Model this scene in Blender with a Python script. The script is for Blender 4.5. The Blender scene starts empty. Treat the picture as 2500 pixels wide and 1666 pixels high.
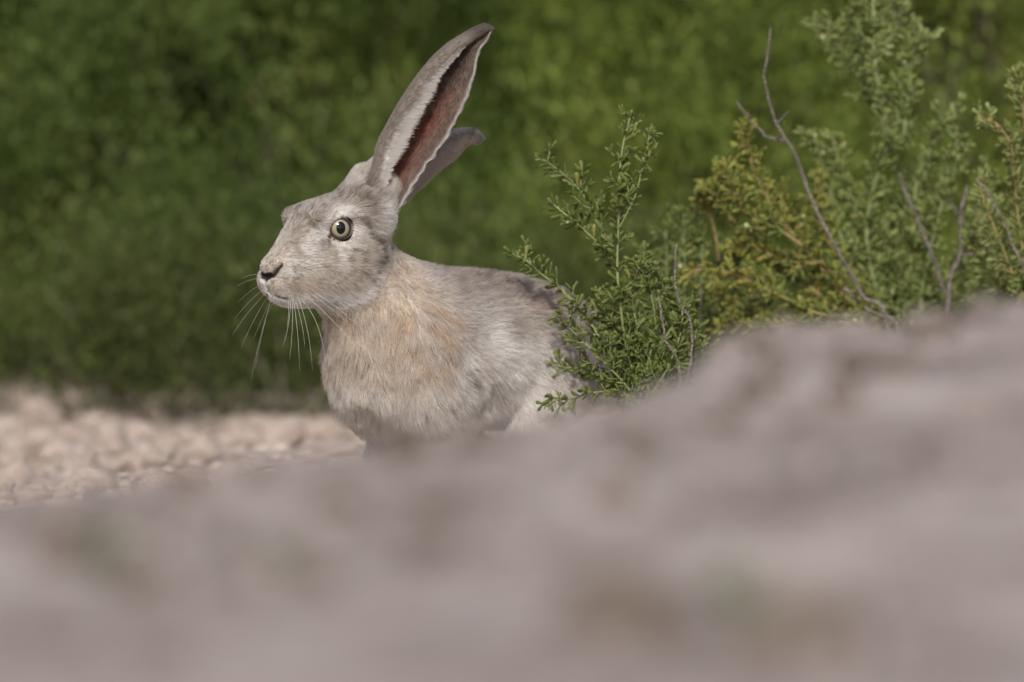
import bpy, bmesh, math, random
import numpy as np
from mathutils import Vector, Matrix, Quaternion

rng = np.random.default_rng(7)
random.seed(7)
sc = bpy.context.scene
C = sc.collection
rad = math.radians

# ------------------------------------------------------------------ camera
PX = 0.0003                 # metres per photo pixel at the hare (8 m away)
CAMY, CAMZ, FPX = -8.0, 0.51, 8.0 / 0.0003
HOR = -400.0                # photo row of the horizon
def P(px, py, y=0.0):
    """photo pixel + depth y -> world point"""
    d = y - CAMY
    return np.array([(px - 1250.0) / FPX * d, y, CAMZ - (py - HOR) / FPX * d])

cam_d = bpy.data.cameras.new('camera')
cam = bpy.data.objects.new('camera', cam_d); C.objects.link(cam)
cam.location = (0, CAMY, CAMZ)
cam.rotation_euler = (math.pi / 2 - math.atan((833 - HOR) / FPX), 0, 0)
cam_d.sensor_width = 36.0
cam_d.lens = 36.0 * FPX / 2500.0
cam_d.clip_start = 0.05
cam_d.clip_end = 3000
cam_d.dof.use_dof = True
cam_d.dof.focus_distance = 7.985
cam_d.dof.aperture_fstop = 5.0
sc.camera = cam

# ------------------------------------------------------------------ world, sun, exposure
SUN_EL, SUN_AZ = rad(38), rad(-3)      # azimuth measured from "behind the camera", negative = left
sun_dir = Vector((math.sin(SUN_AZ) * math.cos(SUN_EL), -math.cos(SUN_AZ) * math.cos(SUN_EL), math.sin(SUN_EL)))
w = bpy.data.worlds.new('World'); sc.world = w; w.use_nodes = True
nt = w.node_tree
sky = nt.nodes.new('ShaderNodeTexSky'); sky.sky_type = 'NISHITA'; sky.sun_disc = False
sky.sun_elevation = SUN_EL
sky.sun_rotation = math.atan2(sun_dir.x, sun_dir.y)
sky.dust_density = 3.0
bg = nt.nodes['Background']; bg.inputs['Strength'].default_value = 0.11
nt.links.new(sky.outputs[0], bg.inputs[0])
sd = bpy.data.lights.new('sun', 'SUN'); sd.energy = 3.3; sd.angle = rad(4.0); sd.color = (1.0, 0.96, 0.91)
so = bpy.data.objects.new('sun', sd); C.objects.link(so)
so.rotation_euler = sun_dir.to_track_quat('Z', 'Y').to_euler()
so.location = (-3, -3, 6)
vs = sc.view_settings
vs.view_transform = 'Standard'; vs.look = 'None'; vs.exposure = 0.0; vs.gamma = 1.0; vs.use_curve_mapping = False
sc.render.engine = 'CYCLES'
sc.cycles.use_denoising = True
sc.cycles.max_bounces = 8
sc.cycles.diffuse_bounces = 4
sc.cycles.transparent_max_bounces = 8
sc.cycles_curves.shape = 'RIBBONS'
sc.cycles_curves.subdivisions = 2

# ------------------------------------------------------------------ helpers
_perm = rng.random((64, 64, 64)).astype(np.float32)
def vnoise(p, f):
    q = np.asarray(p, np.float32) * f + 1000.0
    i = np.floor(q).astype(np.int64); r = (q - i).astype(np.float32); r = r * r * (3 - 2 * r)
    i &= 63; j = (i + 1) & 63
    def g(a, b, c): return _perm[a, b, c]
    x0, y0, z0 = i[..., 0], i[..., 1], i[..., 2]; x1, y1, z1 = j[..., 0], j[..., 1], j[..., 2]
    rx, ry, rz = r[..., 0], r[..., 1], r[..., 2]
    c00 = g(x0, y0, z0) * (1 - rx) + g(x1, y0, z0) * rx
    c10 = g(x0, y1, z0) * (1 - rx) + g(x1, y1, z0) * rx
    c01 = g(x0, y0, z1) * (1 - rx) + g(x1, y0, z1) * rx
    c11 = g(x0, y1, z1) * (1 - rx) + g(x1, y1, z1) * rx
    a = c00 * (1 - ry) + c10 * ry; b = c01 * (1 - ry) + c11 * ry
    return a * (1 - rz) + b * rz
def fnoise(p, f, o=3):
    s = 0; a = 1.0; t = 0
    for k in range(o):
        s = s + a * vnoise(np.asarray(p) + 7.3 * k, f * 2 ** k); t += a; a *= 0.5
    return s / t
def sstep(a, b, x):
    t = np.clip((x - a) / (b - a), 0, 1); return t * t * (3 - 2 * t)
def nrm(v): return v / np.maximum(np.linalg.norm(v, axis=-1, keepdims=True), 1e-9)

def mesh_obj(name, verts, faces, mat=None, parent=None, smooth=True, col=None, mats=None, midx=None):
    me = bpy.data.meshes.new(name)
    verts = np.asarray(verts, np.float32)
    if isinstance(faces, np.ndarray):
        n, k = faces.shape
        me.vertices.add(len(verts)); me.vertices.foreach_set('co', verts.ravel())
        me.loops.add(n * k); me.loops.foreach_set('vertex_index', faces.astype(np.int32).ravel())
        me.polygons.add(n)
        me.polygons.foreach_set('loop_start', np.arange(0, n * k, k, dtype=np.int32))
        me.polygons.foreach_set('loop_total', np.full(n, k, np.int32))
        me.update(calc_edges=True)
    else:
        me.from_pydata(verts.tolist(), [], faces)
    if col is not None:
        at = me.color_attributes.new('tint', 'FLOAT_COLOR', 'POINT')
        c4 = np.ones((len(verts), 4), np.float32); c4[:, :3] = col
        at.data.foreach_set('color', c4.ravel())
    if smooth: me.polygons.foreach_set('use_smooth', np.ones(len(me.polygons), bool))
    if mat: me.materials.append(mat)
    o = bpy.data.objects.new(name, me); C.objects.link(o)
    if parent: o.parent = parent
    return o
def link_copy(name, me, parent=None):
    o = bpy.data.objects.new(name, me); C.objects.link(o)
    if parent: o.parent = parent
    return o
def empty(name, loc=(0, 0, 0)):
    o = bpy.data.objects.new(name, None); C.objects.link(o); o.location = loc
    o.empty_display_size = 0.05
    return o
def tag(o, label, cat, group=None):
    o['label'] = label; o['category'] = cat
    if group: o['group'] = group
    return o

def new_mat(name):
    m = bpy.data.materials.new(name); m.use_nodes = True
    return m, m.node_tree, m.node_tree.nodes['Principled BSDF']
def mat_noise(name, c1, c2, scale, rough=0.9, bump=0.0, bscale=None, spec=0.2, detail=5, c3=None, s3=None):
    m, t, b = new_mat(name)
    tc = t.nodes.new('ShaderNodeTexCoord')
    n = t.nodes.new('ShaderNodeTexNoise'); n.inputs['Scale'].default_value = scale; n.inputs['Detail'].default_value = detail
    t.links.new(tc.outputs['Object'], n.inputs['Vector'])
    r = t.nodes.new('ShaderNodeValToRGB')
    r.color_ramp.elements[0].position = 0.35; r.color_ramp.elements[0].color = (*c1, 1)
    r.color_ramp.elements[1].position = 0.65; r.color_ramp.elements[1].color = (*c2, 1)
    t.links.new(n.outputs['Fac'], r.inputs['Fac'])
    out = r.outputs['Color']
    if c3:
        n3 = t.nodes.new('ShaderNodeTexNoise'); n3.inputs['Scale'].default_value = s3; n3.inputs['Detail'].default_value = 3
        t.links.new(tc.outputs['Object'], n3.inputs['Vector'])
        r3 = t.nodes.new('ShaderNodeValToRGB'); r3.color_ramp.elements[0].position = 0.52; r3.color_ramp.elements[1].position = 0.68
        t.links.new(n3.outputs['Fac'], r3.inputs['Fac'])
        mx = t.nodes.new('ShaderNodeMixRGB'); mx.inputs['Color2'].default_value = (*c3, 1)
        t.links.new(r3.outputs['Color'], mx.inputs['Fac']); t.links.new(out, mx.inputs['Color1']); out = mx.outputs['Color']
    t.links.new(out, b.inputs['Base Color'])
    b.inputs['Roughness'].default_value = rough
    b.inputs['Specular IOR Level'].default_value = spec
    if bump:
        nb = t.nodes.new('ShaderNodeTexNoise'); nb.inputs['Scale'].default_value = bscale or scale * 4; nb.inputs['Detail'].default_value = 6
        t.links.new(tc.outputs['Object'], nb.inputs['Vector'])
        bp = t.nodes.new('ShaderNodeBump'); bp.inputs['Strength'].default_value = bump; bp.inputs['Distance'].default_value = 0.01
        t.links.new(nb.outputs['Fac'], bp.inputs['Height']); t.links.new(bp.outputs['Normal'], b.inputs['Normal'])
    return m
def mat_leaf(name, ramp, rough=0.55, trans=0.3, attr=True):
    """ramp: list of (pos, colour) picked by a per-leaf value stored in 'tint' (grey) """
    m, t, b = new_mat(name)
    a = t.nodes.new('ShaderNodeAttribute'); a.attribute_name = 'tint'
    if not attr:
        oi = t.nodes.new('ShaderNodeObjectInfo'); fac = oi.outputs['Random']
    else:
        fac = a.outputs['Fac']
    r = t.nodes.new('ShaderNodeValToRGB'); el = r.color_ramp.elements
    while len(el) < len(ramp): el.new(0.5)
    for e, (p, c) in zip(el, ramp): e.position = p; e.color = (*c, 1)
    t.links.new(fac, r.inputs['Fac'])
    t.links.new(r.outputs['Color'], b.inputs['Base Color'])
    b.inputs['Roughness'].default_value = rough; b.inputs['Specular IOR Level'].default_value = 0.3
    tr = t.nodes.new('ShaderNodeBsdfTranslucent'); t.links.new(r.outputs['Color'], tr.inputs['Color'])
    mx = t.nodes.new('ShaderNodeMixShader'); mx.inputs[0].default_value = trans
    o = t.nodes['Material Output']
    t.links.new(b.outputs[0], mx.inputs[1]); t.links.new(tr.outputs[0], mx.inputs[2]); t.links.new(mx.outputs[0], o.inputs[0])
    return m

# ------------------------------------------------------------------ ground
def crest_py(px):      # photo row of the foreground rise's skyline
    return np.interp(px, [-1200, -300, 0, 250, 500, 750, 900, 1050, 1250, 1420, 1600, 1690, 1740, 1850, 2000, 2200, 2350, 2500, 2800, 3600],
                         [1330, 1280, 1240, 1215, 1188, 1156, 1128, 1100, 1066, 1030, 984, 942, 876, 852, 832, 805, 775, 728, 700, 690])
def crest_d(px):
    return np.interp(px, [-1200, 0, 900, 1600, 1800, 2500, 3600], [5.3, 5.5, 5.75, 6.1, 6.35, 6.5, 6.5])
def ground_h(x, y):
    x = np.asarray(x, float); y = np.asarray(y, float)
    d = y - CAMY
    dd = np.maximum(d, 1.5)
    px = np.clip(x / dd * FPX + 1250, -1500, 3800)
    cd = crest_d(px); cz = CAMZ - cd * (crest_py(px) - HOR) / FPX
    # rise: behind the crest it drops to the hare's level, in front it falls slowly toward the camera
    back = 1 - sstep(cd + 0.02, cd + 1.0, d)
    lowq = np.minimum(cz, 0.165)
    front = sstep(cd - 1.9, cd, d)
    zf = lowq * 0.95 + (cz - lowq * 0.95) * front
    zf = zf * sstep(1.2, 4.2, d)
    z = np.where(d > cd, cz * back, zf)
    side = 1 - sstep(2.5, 6.0, np.abs(x))
    z = z * side
    p = np.stack([x, y, x * 0], -1)
    amp = 0.010 + 0.006 * back + 0.03 * sstep(3.0, 20, np.hypot(x, y))
    near = sstep(0.10, 0.5, np.hypot(x - 0.02, y - 0.12))
    n = (fnoise(p, 7.0, 3) - 0.5) * 2 * amp + (fnoise(p, 30.0, 2) - 0.5) * (0.010 + 0.012 * sstep(0.2, 0.6, y))
    z = z + n * near + (1 - back) * 0.02 * sstep(0.6, 1.8, y) * near
    z = z + 0.3 * sstep(12, 60, np.hypot(x, y)) * (fnoise(p, 0.05, 2) - 0.5) * 4
    return z
def axis_coords(lo, hi, step, far):
    c = list(np.arange(lo, hi + 1e-6, step)); s = step
    a = hi; b = lo
    while a < far:
        s *= 1.22; a += s; c.append(a); b -= s; c.insert(0, b)
    return np.array(c)
gx = axis_coords(-1.6, 1.6, 0.016, 400)
gy = axis_coords(-4.2, 3.2, 0.018, 400)
X, Y = np.meshgrid(gx, gy, indexing='ij')
Z = ground_h(X, Y)
idx = np.arange(X.size).reshape(X.shape)
F = np.stack([idx[:-1, :-1], idx[1:, :-1], idx[1:, 1:], idx[:-1, 1:]], -1).reshape(-1, 4)
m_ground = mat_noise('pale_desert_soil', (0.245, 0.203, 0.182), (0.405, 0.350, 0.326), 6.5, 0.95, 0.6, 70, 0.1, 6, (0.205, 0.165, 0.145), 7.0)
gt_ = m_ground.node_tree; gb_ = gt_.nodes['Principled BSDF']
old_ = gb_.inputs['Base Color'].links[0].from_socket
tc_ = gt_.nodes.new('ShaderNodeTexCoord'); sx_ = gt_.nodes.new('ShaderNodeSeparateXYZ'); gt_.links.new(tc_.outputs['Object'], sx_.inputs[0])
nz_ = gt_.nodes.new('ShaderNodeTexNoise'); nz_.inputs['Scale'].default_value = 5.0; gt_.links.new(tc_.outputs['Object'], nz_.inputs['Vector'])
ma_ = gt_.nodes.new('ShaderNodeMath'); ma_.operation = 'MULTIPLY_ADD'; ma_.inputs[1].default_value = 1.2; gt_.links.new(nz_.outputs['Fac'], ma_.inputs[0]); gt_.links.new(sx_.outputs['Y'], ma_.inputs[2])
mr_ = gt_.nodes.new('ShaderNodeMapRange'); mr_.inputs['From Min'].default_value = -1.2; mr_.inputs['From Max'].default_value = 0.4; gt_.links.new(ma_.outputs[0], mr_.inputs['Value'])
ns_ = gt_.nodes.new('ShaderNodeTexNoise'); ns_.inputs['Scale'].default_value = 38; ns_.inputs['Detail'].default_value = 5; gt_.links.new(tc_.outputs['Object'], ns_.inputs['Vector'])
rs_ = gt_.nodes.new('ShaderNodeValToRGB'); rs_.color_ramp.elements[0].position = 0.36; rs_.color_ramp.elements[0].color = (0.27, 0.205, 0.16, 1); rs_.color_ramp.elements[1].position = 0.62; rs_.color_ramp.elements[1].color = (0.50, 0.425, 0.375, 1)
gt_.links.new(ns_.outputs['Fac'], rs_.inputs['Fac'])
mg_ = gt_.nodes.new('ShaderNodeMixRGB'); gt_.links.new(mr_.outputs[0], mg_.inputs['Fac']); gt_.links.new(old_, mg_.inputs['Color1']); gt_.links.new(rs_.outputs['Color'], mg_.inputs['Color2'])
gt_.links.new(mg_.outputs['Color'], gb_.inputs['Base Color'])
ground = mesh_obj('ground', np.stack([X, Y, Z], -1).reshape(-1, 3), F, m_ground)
ground['kind'] = 'structure'

# ------------------------------------------------------------------ the hare: implicit surface
PSI = rad(36)
HC = P(786, 556, 0.0)                                   # point between the eyes
HF = np.array([-math.cos(PSI), -math.sin(PSI), 0.0])    # forward
HS = np.array([math.sin(PSI), -math.cos(PSI), 0.0])     # hare's left, toward the camera
HU = np.array([0, 0, 1.0])
def to_head(p):
    q = p - HC
    return q @ HF * 1000, q @ HS * 1000, q @ HU * 1000   # millimetres a, s, u
def from_head(a, s, u):
    return HC + (np.outer(np.atleast_1d(a), HF) + np.outer(np.atleast_1d(s), HS) + np.outer(np.atleast_1d(u), HU)) / 1000.0
BETA = rad(52)
BC = P(948, 0, 0.035); BC[2] = 0
BB = np.array([math.cos(BETA), math.sin(BETA), 0.0])    # backward along the body
BS = np.array([math.sin(BETA), -math.cos(BETA), 0.0])   # hare's left
def to_body(p):
    q = p - BC
    return q @ BB * 1000, q @ BS * 1000, p[..., 2] * 1000
def from_body(t, s, z):
    return BC + BB * t / 1000 + BS * s / 1000 + np.array([0, 0, z / 1000.0])

def smin(a, b, k):
    h = np.clip(0.5 + 0.5 * (b - a) / k, 0, 1)
    return b * (1 - h) + a * h - k * h * (1 - h)
def smax(a, b, k): return -smin(-a, -b, k)

# rectilinear grid (millimetres stored in metres), finer around the head
def rect(segs):
    out = []
    for lo, hi, st in segs: out.append(np.arange(lo, hi, st))
    return np.concatenate(out)
gxs = rect([(-0.196, -0.062, 0.0011), (-0.062, 0.135, 0.0025)])
gys = rect([(-0.062, 0.050, 0.0012), (0.050, 0.31, 0.0026)])
gzs = rect([(-0.006, 0.158, 0.0024), (0.158, 0.268, 0.0011)])
GX, GY, GZ = np.meshgrid(gxs.astype(np.float32), gys.astype(np.float32), gzs.astype(np.float32), indexing='ij')

def loft(tt, yy, zz, knots, top, bot, wid, n=2.3, axis_end=True):
    """implicit loft along tt; returns approx distance in mm"""
    k = np.array(knots, float); o = np.argsort(k)
    k = k[o]; T = np.array(top, float)[o]; B = np.array(bot, float)[o]; W = np.array(wid, float)[o]
    def smooth(v):
        kk = np.linspace(k[0], k[-1], 160); vv = np.interp(kk, k, v)
        for _ in range(3): vv = np.convolve(np.pad(vv, 4, mode='edge'), np.ones(9) / 9, 'valid')
        return kk, vv
    kk, T = smooth(T); _, B = smooth(B); _, W = smooth(W)
    t = np.interp(tt, kk, T).astype(np.float32); b = np.interp(tt, kk, B).astype(np.float32); wv = np.interp(tt, kk, W).astype(np.float32)
    h = (t - b) / 2; c = (t + b) / 2
    r = ((np.abs(yy) / wv) ** n + (np.abs(zz - c) / h) ** n) ** (1.0 / n)
    d = (r - 1) * np.minimum(wv, h)
    over = np.maximum(k[0] - tt, tt - k[-1])
    return np.maximum(d, over)
def ell(x, y, z, c, r):
    q = np.sqrt(((x - c[0]) / r[0]) ** 2 + ((y - c[1]) / r[1]) ** 2 + ((z - c[2]) / r[2]) ** 2)
    return (q - 1) * min(r)
def cone(x, y, z, a, b, r1, r2):
    a = np.array(a, np.float32); b = np.array(b, np.float32); d = b - a; L = float(d @ d)
    h = np.clip(((x - a[0]) * d[0] + (y - a[1]) * d[1] + (z - a[2]) * d[2]) / L, 0, 1)
    q = np.sqrt((x - a[0] - h * d[0]) ** 2 + (y - a[1] - h * d[1]) ** 2 + (z - a[2] - h * d[2]) ** 2)
    return q - (r1 + (r2 - r1) * h)

EYE_C = (-1.6, 18.3, 0.0); EYE_R = 10.6
def head_px(px, py, s=0.0):          # side view: photo pixel on the plane s -> (a, s, u)
    u = (556 - py) * 0.3
    a = (s * math.sin(PSI) - (px - 786) * 0.3) / math.cos(PSI)
    return (a, s, u)

def hare_field(gx, gy, gz):
    a = ((gx - HC[0]) * HF[0] + (gy - HC[1]) * HF[1]) * 1000
    s = ((gx - HC[0]) * HS[0] + (gy - HC[1]) * HS[1]) * 1000
    u = (gz - HC[2]) * 1000
    sa = np.abs(s)
    # head ---------------------------------------------------------------
    f = loft(a, s, u,
             [50.5, 49.5, 47.5, 44, 39, 33, 25, 15, 5, -5, -15, -25, -35, -44, -50],
             [-31, -25.5, -21.5, -18, -13.5, -6, 4.5, 13.5, 19.0, 22.5, 24.5, 26.5, 25.5, 20, 8],
             [-34, -41, -46, -51.5, -55, -57, -57.5, -57.5, -57, -56.5, -55, -52, -47, -40, -28],
             [3, 7.5, 10.5, 13, 14.5, 16.3, 19.3, 22.3, 23.5, 24, 25, 25.5, 24.5, 20, 8], 2.5)
    f = smin(f, ell(a, sa, u, (39.5, 9, -37.5), (10.5, 8.6, 11)), 5)       # whisker pads
    f = smin(f, ell(a, s, u, (45, 0, -26.0), (5.5, 9.5, 6)), 4)      # nose
    f = smin(f, ell(a, sa, u, (-12, 17, -30), (24, 12.5, 20)), 9)        # cheeks
    f = smin(f, cone(a, sa, u, (14.5, 18.5, 8.0), (-12, 18.5, 12.5), 6.0, 7.2), 7)   # brow ridge
    f = smin(f, ell(a, sa, u, (0, 17.5, 0), (14, 6.8, 12.5)), 5)         # orbit
    f = smax(f, -ell(a, sa, u, (11, 30, -1), (8, 6.5, 6.5)), 4)
    f = smax(f, -ell(a, sa, u, (30, 24, -14), (15, 6.5, 6)), 7)          # hollow in front of the eye
    # skull / ear roots
    ea = head_px(905, 505, 17); eb = head_px(934, 468, 17)
    f = smin(f, cone(a, s, u, ea, eb, 19, 12.0), 8)
    f = smin(f, cone(a, s, u, (-27, 12, 8), (-35, 15, 2), 13, 11), 9)
    f = smin(f, cone(a, s, u, (-32, -12, 14), (-47, -14, 34), 12, 9), 9)
    # body ---------------------------------------------------------------
    t = ((gx - BC[0]) * BB[0] + (gy - BC[1]) * BB[1]) * 1000
    b = ((gx - BC[0]) * BS[0] + (gy - BC[1]) * BS[1]) * 1000
    z = gz * 1000
    ba = np.abs(b)
    g = loft(t, b, z,
             [-34, -32, -26, -16, 0, 30, 60, 100, 140, 175, 200, 220, 230],
             [112, 128, 146, 164, 177, 185, 188.5, 187.5, 181, 167, 148, 128, 114],
             [108, 102, 95, 84, 70, 65, 66, 70, 78, 88, 97, 106, 112],
             [4, 16, 27, 36, 42, 45, 47.5, 50, 52, 50, 43, 28, 8], 2.15)
    # neck
    nk1 = from_head(-16, 0, -28)[0]; nk2 = from_body(6, 0, 136)
    x_, y_, z_ = gx * 1000, gy * 1000, gz * 1000
    neck = cone(x_, y_, z_, nk1 * 1000, nk2 * 1000, 27.5, 36)
    nk3 = from_head(-34, 0, -16)[0]; nk4 = from_body(34, 0, 158)
    neck = smin(neck, cone(x_, y_, z_, nk3 * 1000, nk4 * 1000, 17, 25), 12)
    g = smin(g, neck, 26)
    g = smin(g, ell(t, ba, z, (22, 30, 118), (36, 19, 42)), 20)           # shoulders
    g = smin(g, ell(t, ba, z, (152, 34, 118), (44, 24, 42)), 24)          # haunches
    g = smin(g, cone(t, ba, z, (140, 44, 105), (112, 46, 66), 26, 15), 12)
    g = smin(g, cone(t, ba, z, (112, 46, 66), (190, 40, 36), 14, 9), 6)
    g = smin(g, cone(t, ba, z, (190, 40, 36), (182, 40, 14), 9, 8.5), 5)
    g = smin(g, cone(t, ba, z, (182, 40, 12), (100, 43, 10), 9, 8), 5)
    g = smin(g, cone(t, ba, z, (14, 26, 100), (34, 28, 74), 17, 13), 10)  # upper arm
    g = smin(g, cone(t, ba, z, (34, 27, 74), (6, 20, 28), 11.5, 7.2), 6)
    g = smin(g, cone(t, ba, z, (6, 20, 28), (2, 20, 12), 7, 7.5), 4)
    g = smin(g, ell(t, ba, z, (-6, 20, 8.5), (17, 8.5, 8)), 5)
    g = smin(g, ell(t, b, z, (236, 0, 112), (18, 14, 16)), 9)             # tail
    f = smin(f, g, 7)
    # carved details -----------------------------------------------------
    f = smax(f, -(np.sqrt((a - EYE_C[0]) ** 2 + (sa - EYE_C[1]) ** 2 + (u - EYE_C[2]) ** 2) - (EYE_R + 0.25)), 1.2)
    # eyelid rim: ring round the eye axis
    ax = np.array([0.42, 0.90, 0.05]); ax /= np.linalg.norm(ax)
    qa, qs, qu = a - EYE_C[0], sa - EYE_C[1], u - EYE_C[2]
    h = qa * ax[0] + qs * ax[1] + qu * ax[2]
    r2 = np.sqrt(np.maximum(qa * qa + qs * qs + qu * qu - h * h, 0))
    ring = np.sqrt((r2 - 7.5) ** 2 + (h - 7.55) ** 2) - 1.25 - 0.35 * np.clip(qu / 7, 0, 1)
    f = smin(f, ring, 1.3)
    return f

def surface_nets(gxs, gys, gzs, f):
    nx, ny, nz = f.shape
    ins = f < 0
    cnt = np.zeros((nx - 1, ny - 1, nz - 1), np.int8)
    for i in (0, 1):
        for j in (0, 1):
            for k in (0, 1):
                cnt += ins[i:nx - 1 + i, j:ny - 1 + j, k:nz - 1 + k]
    act = (cnt > 0) & (cnt < 8)
    ci, cj, ck = np.nonzero(act)
    vid = np.full(act.shape, -1, np.int64); vid[ci, cj, ck] = np.arange(len(ci))
    acc = np.zeros((len(ci), 3)); num = np.zeros(len(ci))
    cor = [(i, j, k) for i in (0, 1) for j in (0, 1) for k in (0, 1)]
    for A in cor:
        for ax in range(3):
            if A[ax] == 1: continue
            Bc = list(A); Bc[ax] = 1
            fa = f[ci + A[0], cj + A[1], ck + A[2]]; fb = f[ci + Bc[0], cj + Bc[1], ck + Bc[2]]
            m = (fa < 0) != (fb < 0)
            tt = np.where(m, fa / np.where(m, fa - fb, 1), 0)
            pa = np.stack([gxs[ci + A[0]], gys[cj + A[1]], gzs[ck + A[2]]], -1)
            pb = np.stack([gxs[ci + Bc[0]], gys[cj + Bc[1]], gzs[ck + Bc[2]]], -1)
            acc += np.where(m[:, None], pa + (pb - pa) * tt[:, None], 0); num += m
    V = acc / num[:, None]
    faces = []
    # x edges
    for ax in range(3):
        sl0 = [slice(1, -1)] * 3; sl1 = [slice(1, -1)] * 3
        sl0[ax] = slice(0, -1); sl1[ax] = slice(1, None)
        s0 = ins[tuple(sl0)]; s1 = ins[tuple(sl1)]
        i, j, k = np.nonzero(s0 != s1)
        flip = s0[i, j, k]
        o = [1, 1, 1]; o[ax] = 0
        I, J, K = i + o[0], j + o[1], k + o[2]
        d1 = [(0, 1, 0), (0, 0, 1), (1, 0, 0)][ax]; d2 = [(0, 0, 1), (1, 0, 0), (0, 1, 0)][ax]
        def at(u_, v_): return vid[I - u_ * d1[0] - v_ * d2[0], J - u_ * d1[1] - v_ * d2[1], K - u_ * d1[2] - v_ * d2[2]]
        q = np.stack([at(1, 1), at(0, 1), at(0, 0), at(1, 0)], -1)
        q[~flip] = q[~flip][:, ::-1]
        faces.append(q)
    Fq = np.concatenate(faces)
    Fq = Fq[(Fq >= 0).all(1)]
    return V, Fq

fld = hare_field(GX, GY, GZ)
BV, BF = surface_nets(gxs, gys, gzs, fld)
del fld, GX, GY, GZ
# drop loose inner shells: keep the component that holds most vertices
def keep_main(V, Fq):
    lab = np.arange(len(V))
    e = np.concatenate([Fq[:, [0, 1]], Fq[:, [1, 2]], Fq[:, [2, 3]], Fq[:, [3, 0]]])
    while True:
        m = np.minimum(lab[e[:, 0]], lab[e[:, 1]]); old = lab.copy()
        np.minimum.at(lab, e[:, 0], m); np.minimum.at(lab, e[:, 1], m)
        lab = lab[lab]
        lab = lab[lab]
        if (old == lab).all(): break
    u_, c_ = np.unique(lab, return_counts=True); k = lab == u_[c_.argmax()]
    new = np.cumsum(k) - 1
    return V[k], new[Fq[k[Fq].all(1)]]
BV, BF = keep_main(BV, BF)
# relax a little
def relax(V, Fq, it, lam):
    e = np.unique(np.sort(np.concatenate([Fq[:, [0, 1]], Fq[:, [1, 2]], Fq[:, [2, 3]], Fq[:, [3, 0]]]), 1), axis=0)
    deg = np.bincount(e.ravel(), minlength=len(V)).astype(float)
    for _ in range(it):
        s = np.zeros_like(V)
        for c in range(3):
            s[:, c] = np.bincount(e[:, 0], V[e[:, 1], c], len(V)) + np.bincount(e[:, 1], V[e[:, 0], c], len(V))
        V = V + lam * (s / deg[:, None] - V)
    return V
BV = relax(BV, BF, 2, 0.4)
# nostrils, cleft lip and mouth: find where the lines run on the surface, then press grooves in on both sides
def surf(px, py):
    d = BV[:, 1] - CAMY
    e = np.hypot(BV[:, 0] / d * FPX + 1250 - px, HOR + (CAMZ - BV[:, 2]) / d * FPX - py)
    k = np.argsort(e)[:40]; k = k[BV[k, 1] < BV[k, 1].min() + 0.012][:4]
    return np.array([v.mean() for v in to_head(BV[k])])
def path3(pts):
    q = np.array([surf(*p_) for p_ in pts]); q[:, 1] = np.maximum(q[:, 1], 0); return q
NOSTRIL = path3([(655, 677), (664, 671), (675, 660), (690, 644)]); NOSTRIL[0, 1] = 0
CLEFT = path3([(655, 677), (657, 684), (660, 700), (668, 715)]); CLEFT[:, 1] = 0
MOUTH = path3([(670, 720), (684, 725), (699, 728)])
def path_d(p, path):
    a, s, u = to_head(p); q = np.stack([a, np.abs(s), u], -1); best = np.full(len(p), 1e9)
    for A, B in zip(path[:-1], path[1:]):
        d = B - A; hh = np.clip((q - A) @ d / (d @ d), 0, 1); best = np.minimum(best, np.linalg.norm(q - A - hh[:, None] * d, axis=1))
    return best
def press(V, Fq, path, depth, wd):
    d1 = V[Fq[:, 2]] - V[Fq[:, 0]]; d2 = V[Fq[:, 3]] - V[Fq[:, 1]]; fn = np.cross(d1, d2); n = np.zeros_like(V)
    for k in range(4):
        for c in range(3): n[:, c] += np.bincount(Fq[:, k], fn[:, c], len(V))
    return V - nrm(n) * (depth / 1000 * np.exp(-(path_d(V, path) / wd) ** 2))[:, None]
hwt_ = None
def body_only(p):
    a, s, u = to_head(p)
    return sstep(-3, -14, u - np.interp(a, [-60, -45, -32, -20, 0, 60], [-8, -22, -36, -50, -60, -66]))
_d1 = BV[BF[:, 2]] - BV[BF[:, 0]]; _d2 = BV[BF[:, 3]] - BV[BF[:, 1]]; _fn = np.cross(_d1, _d2); _n = np.zeros_like(BV)
for _k in range(4):
    for _c in range(3): _n[:, _c] += np.bincount(BF[:, _k], _fn[:, _c], len(BV))
BV = BV + nrm(_n) * ((fnoise(BV, 42, 3) - 0.5) * (0.009 - 0.006 * sstep(0.150, 0.175, BV[:, 2])) * body_only(BV) * sstep(0.05, 0.08, BV[:, 2]))[:, None]
BV0 = BV.copy()
BV = press(BV, BF, NOSTRIL, 3.6, 2.4); BV = press(BV, BF, CLEFT, 1.8, 1.5); BV = press(BV, BF, MOUTH, 1.5, 1.3)

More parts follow.
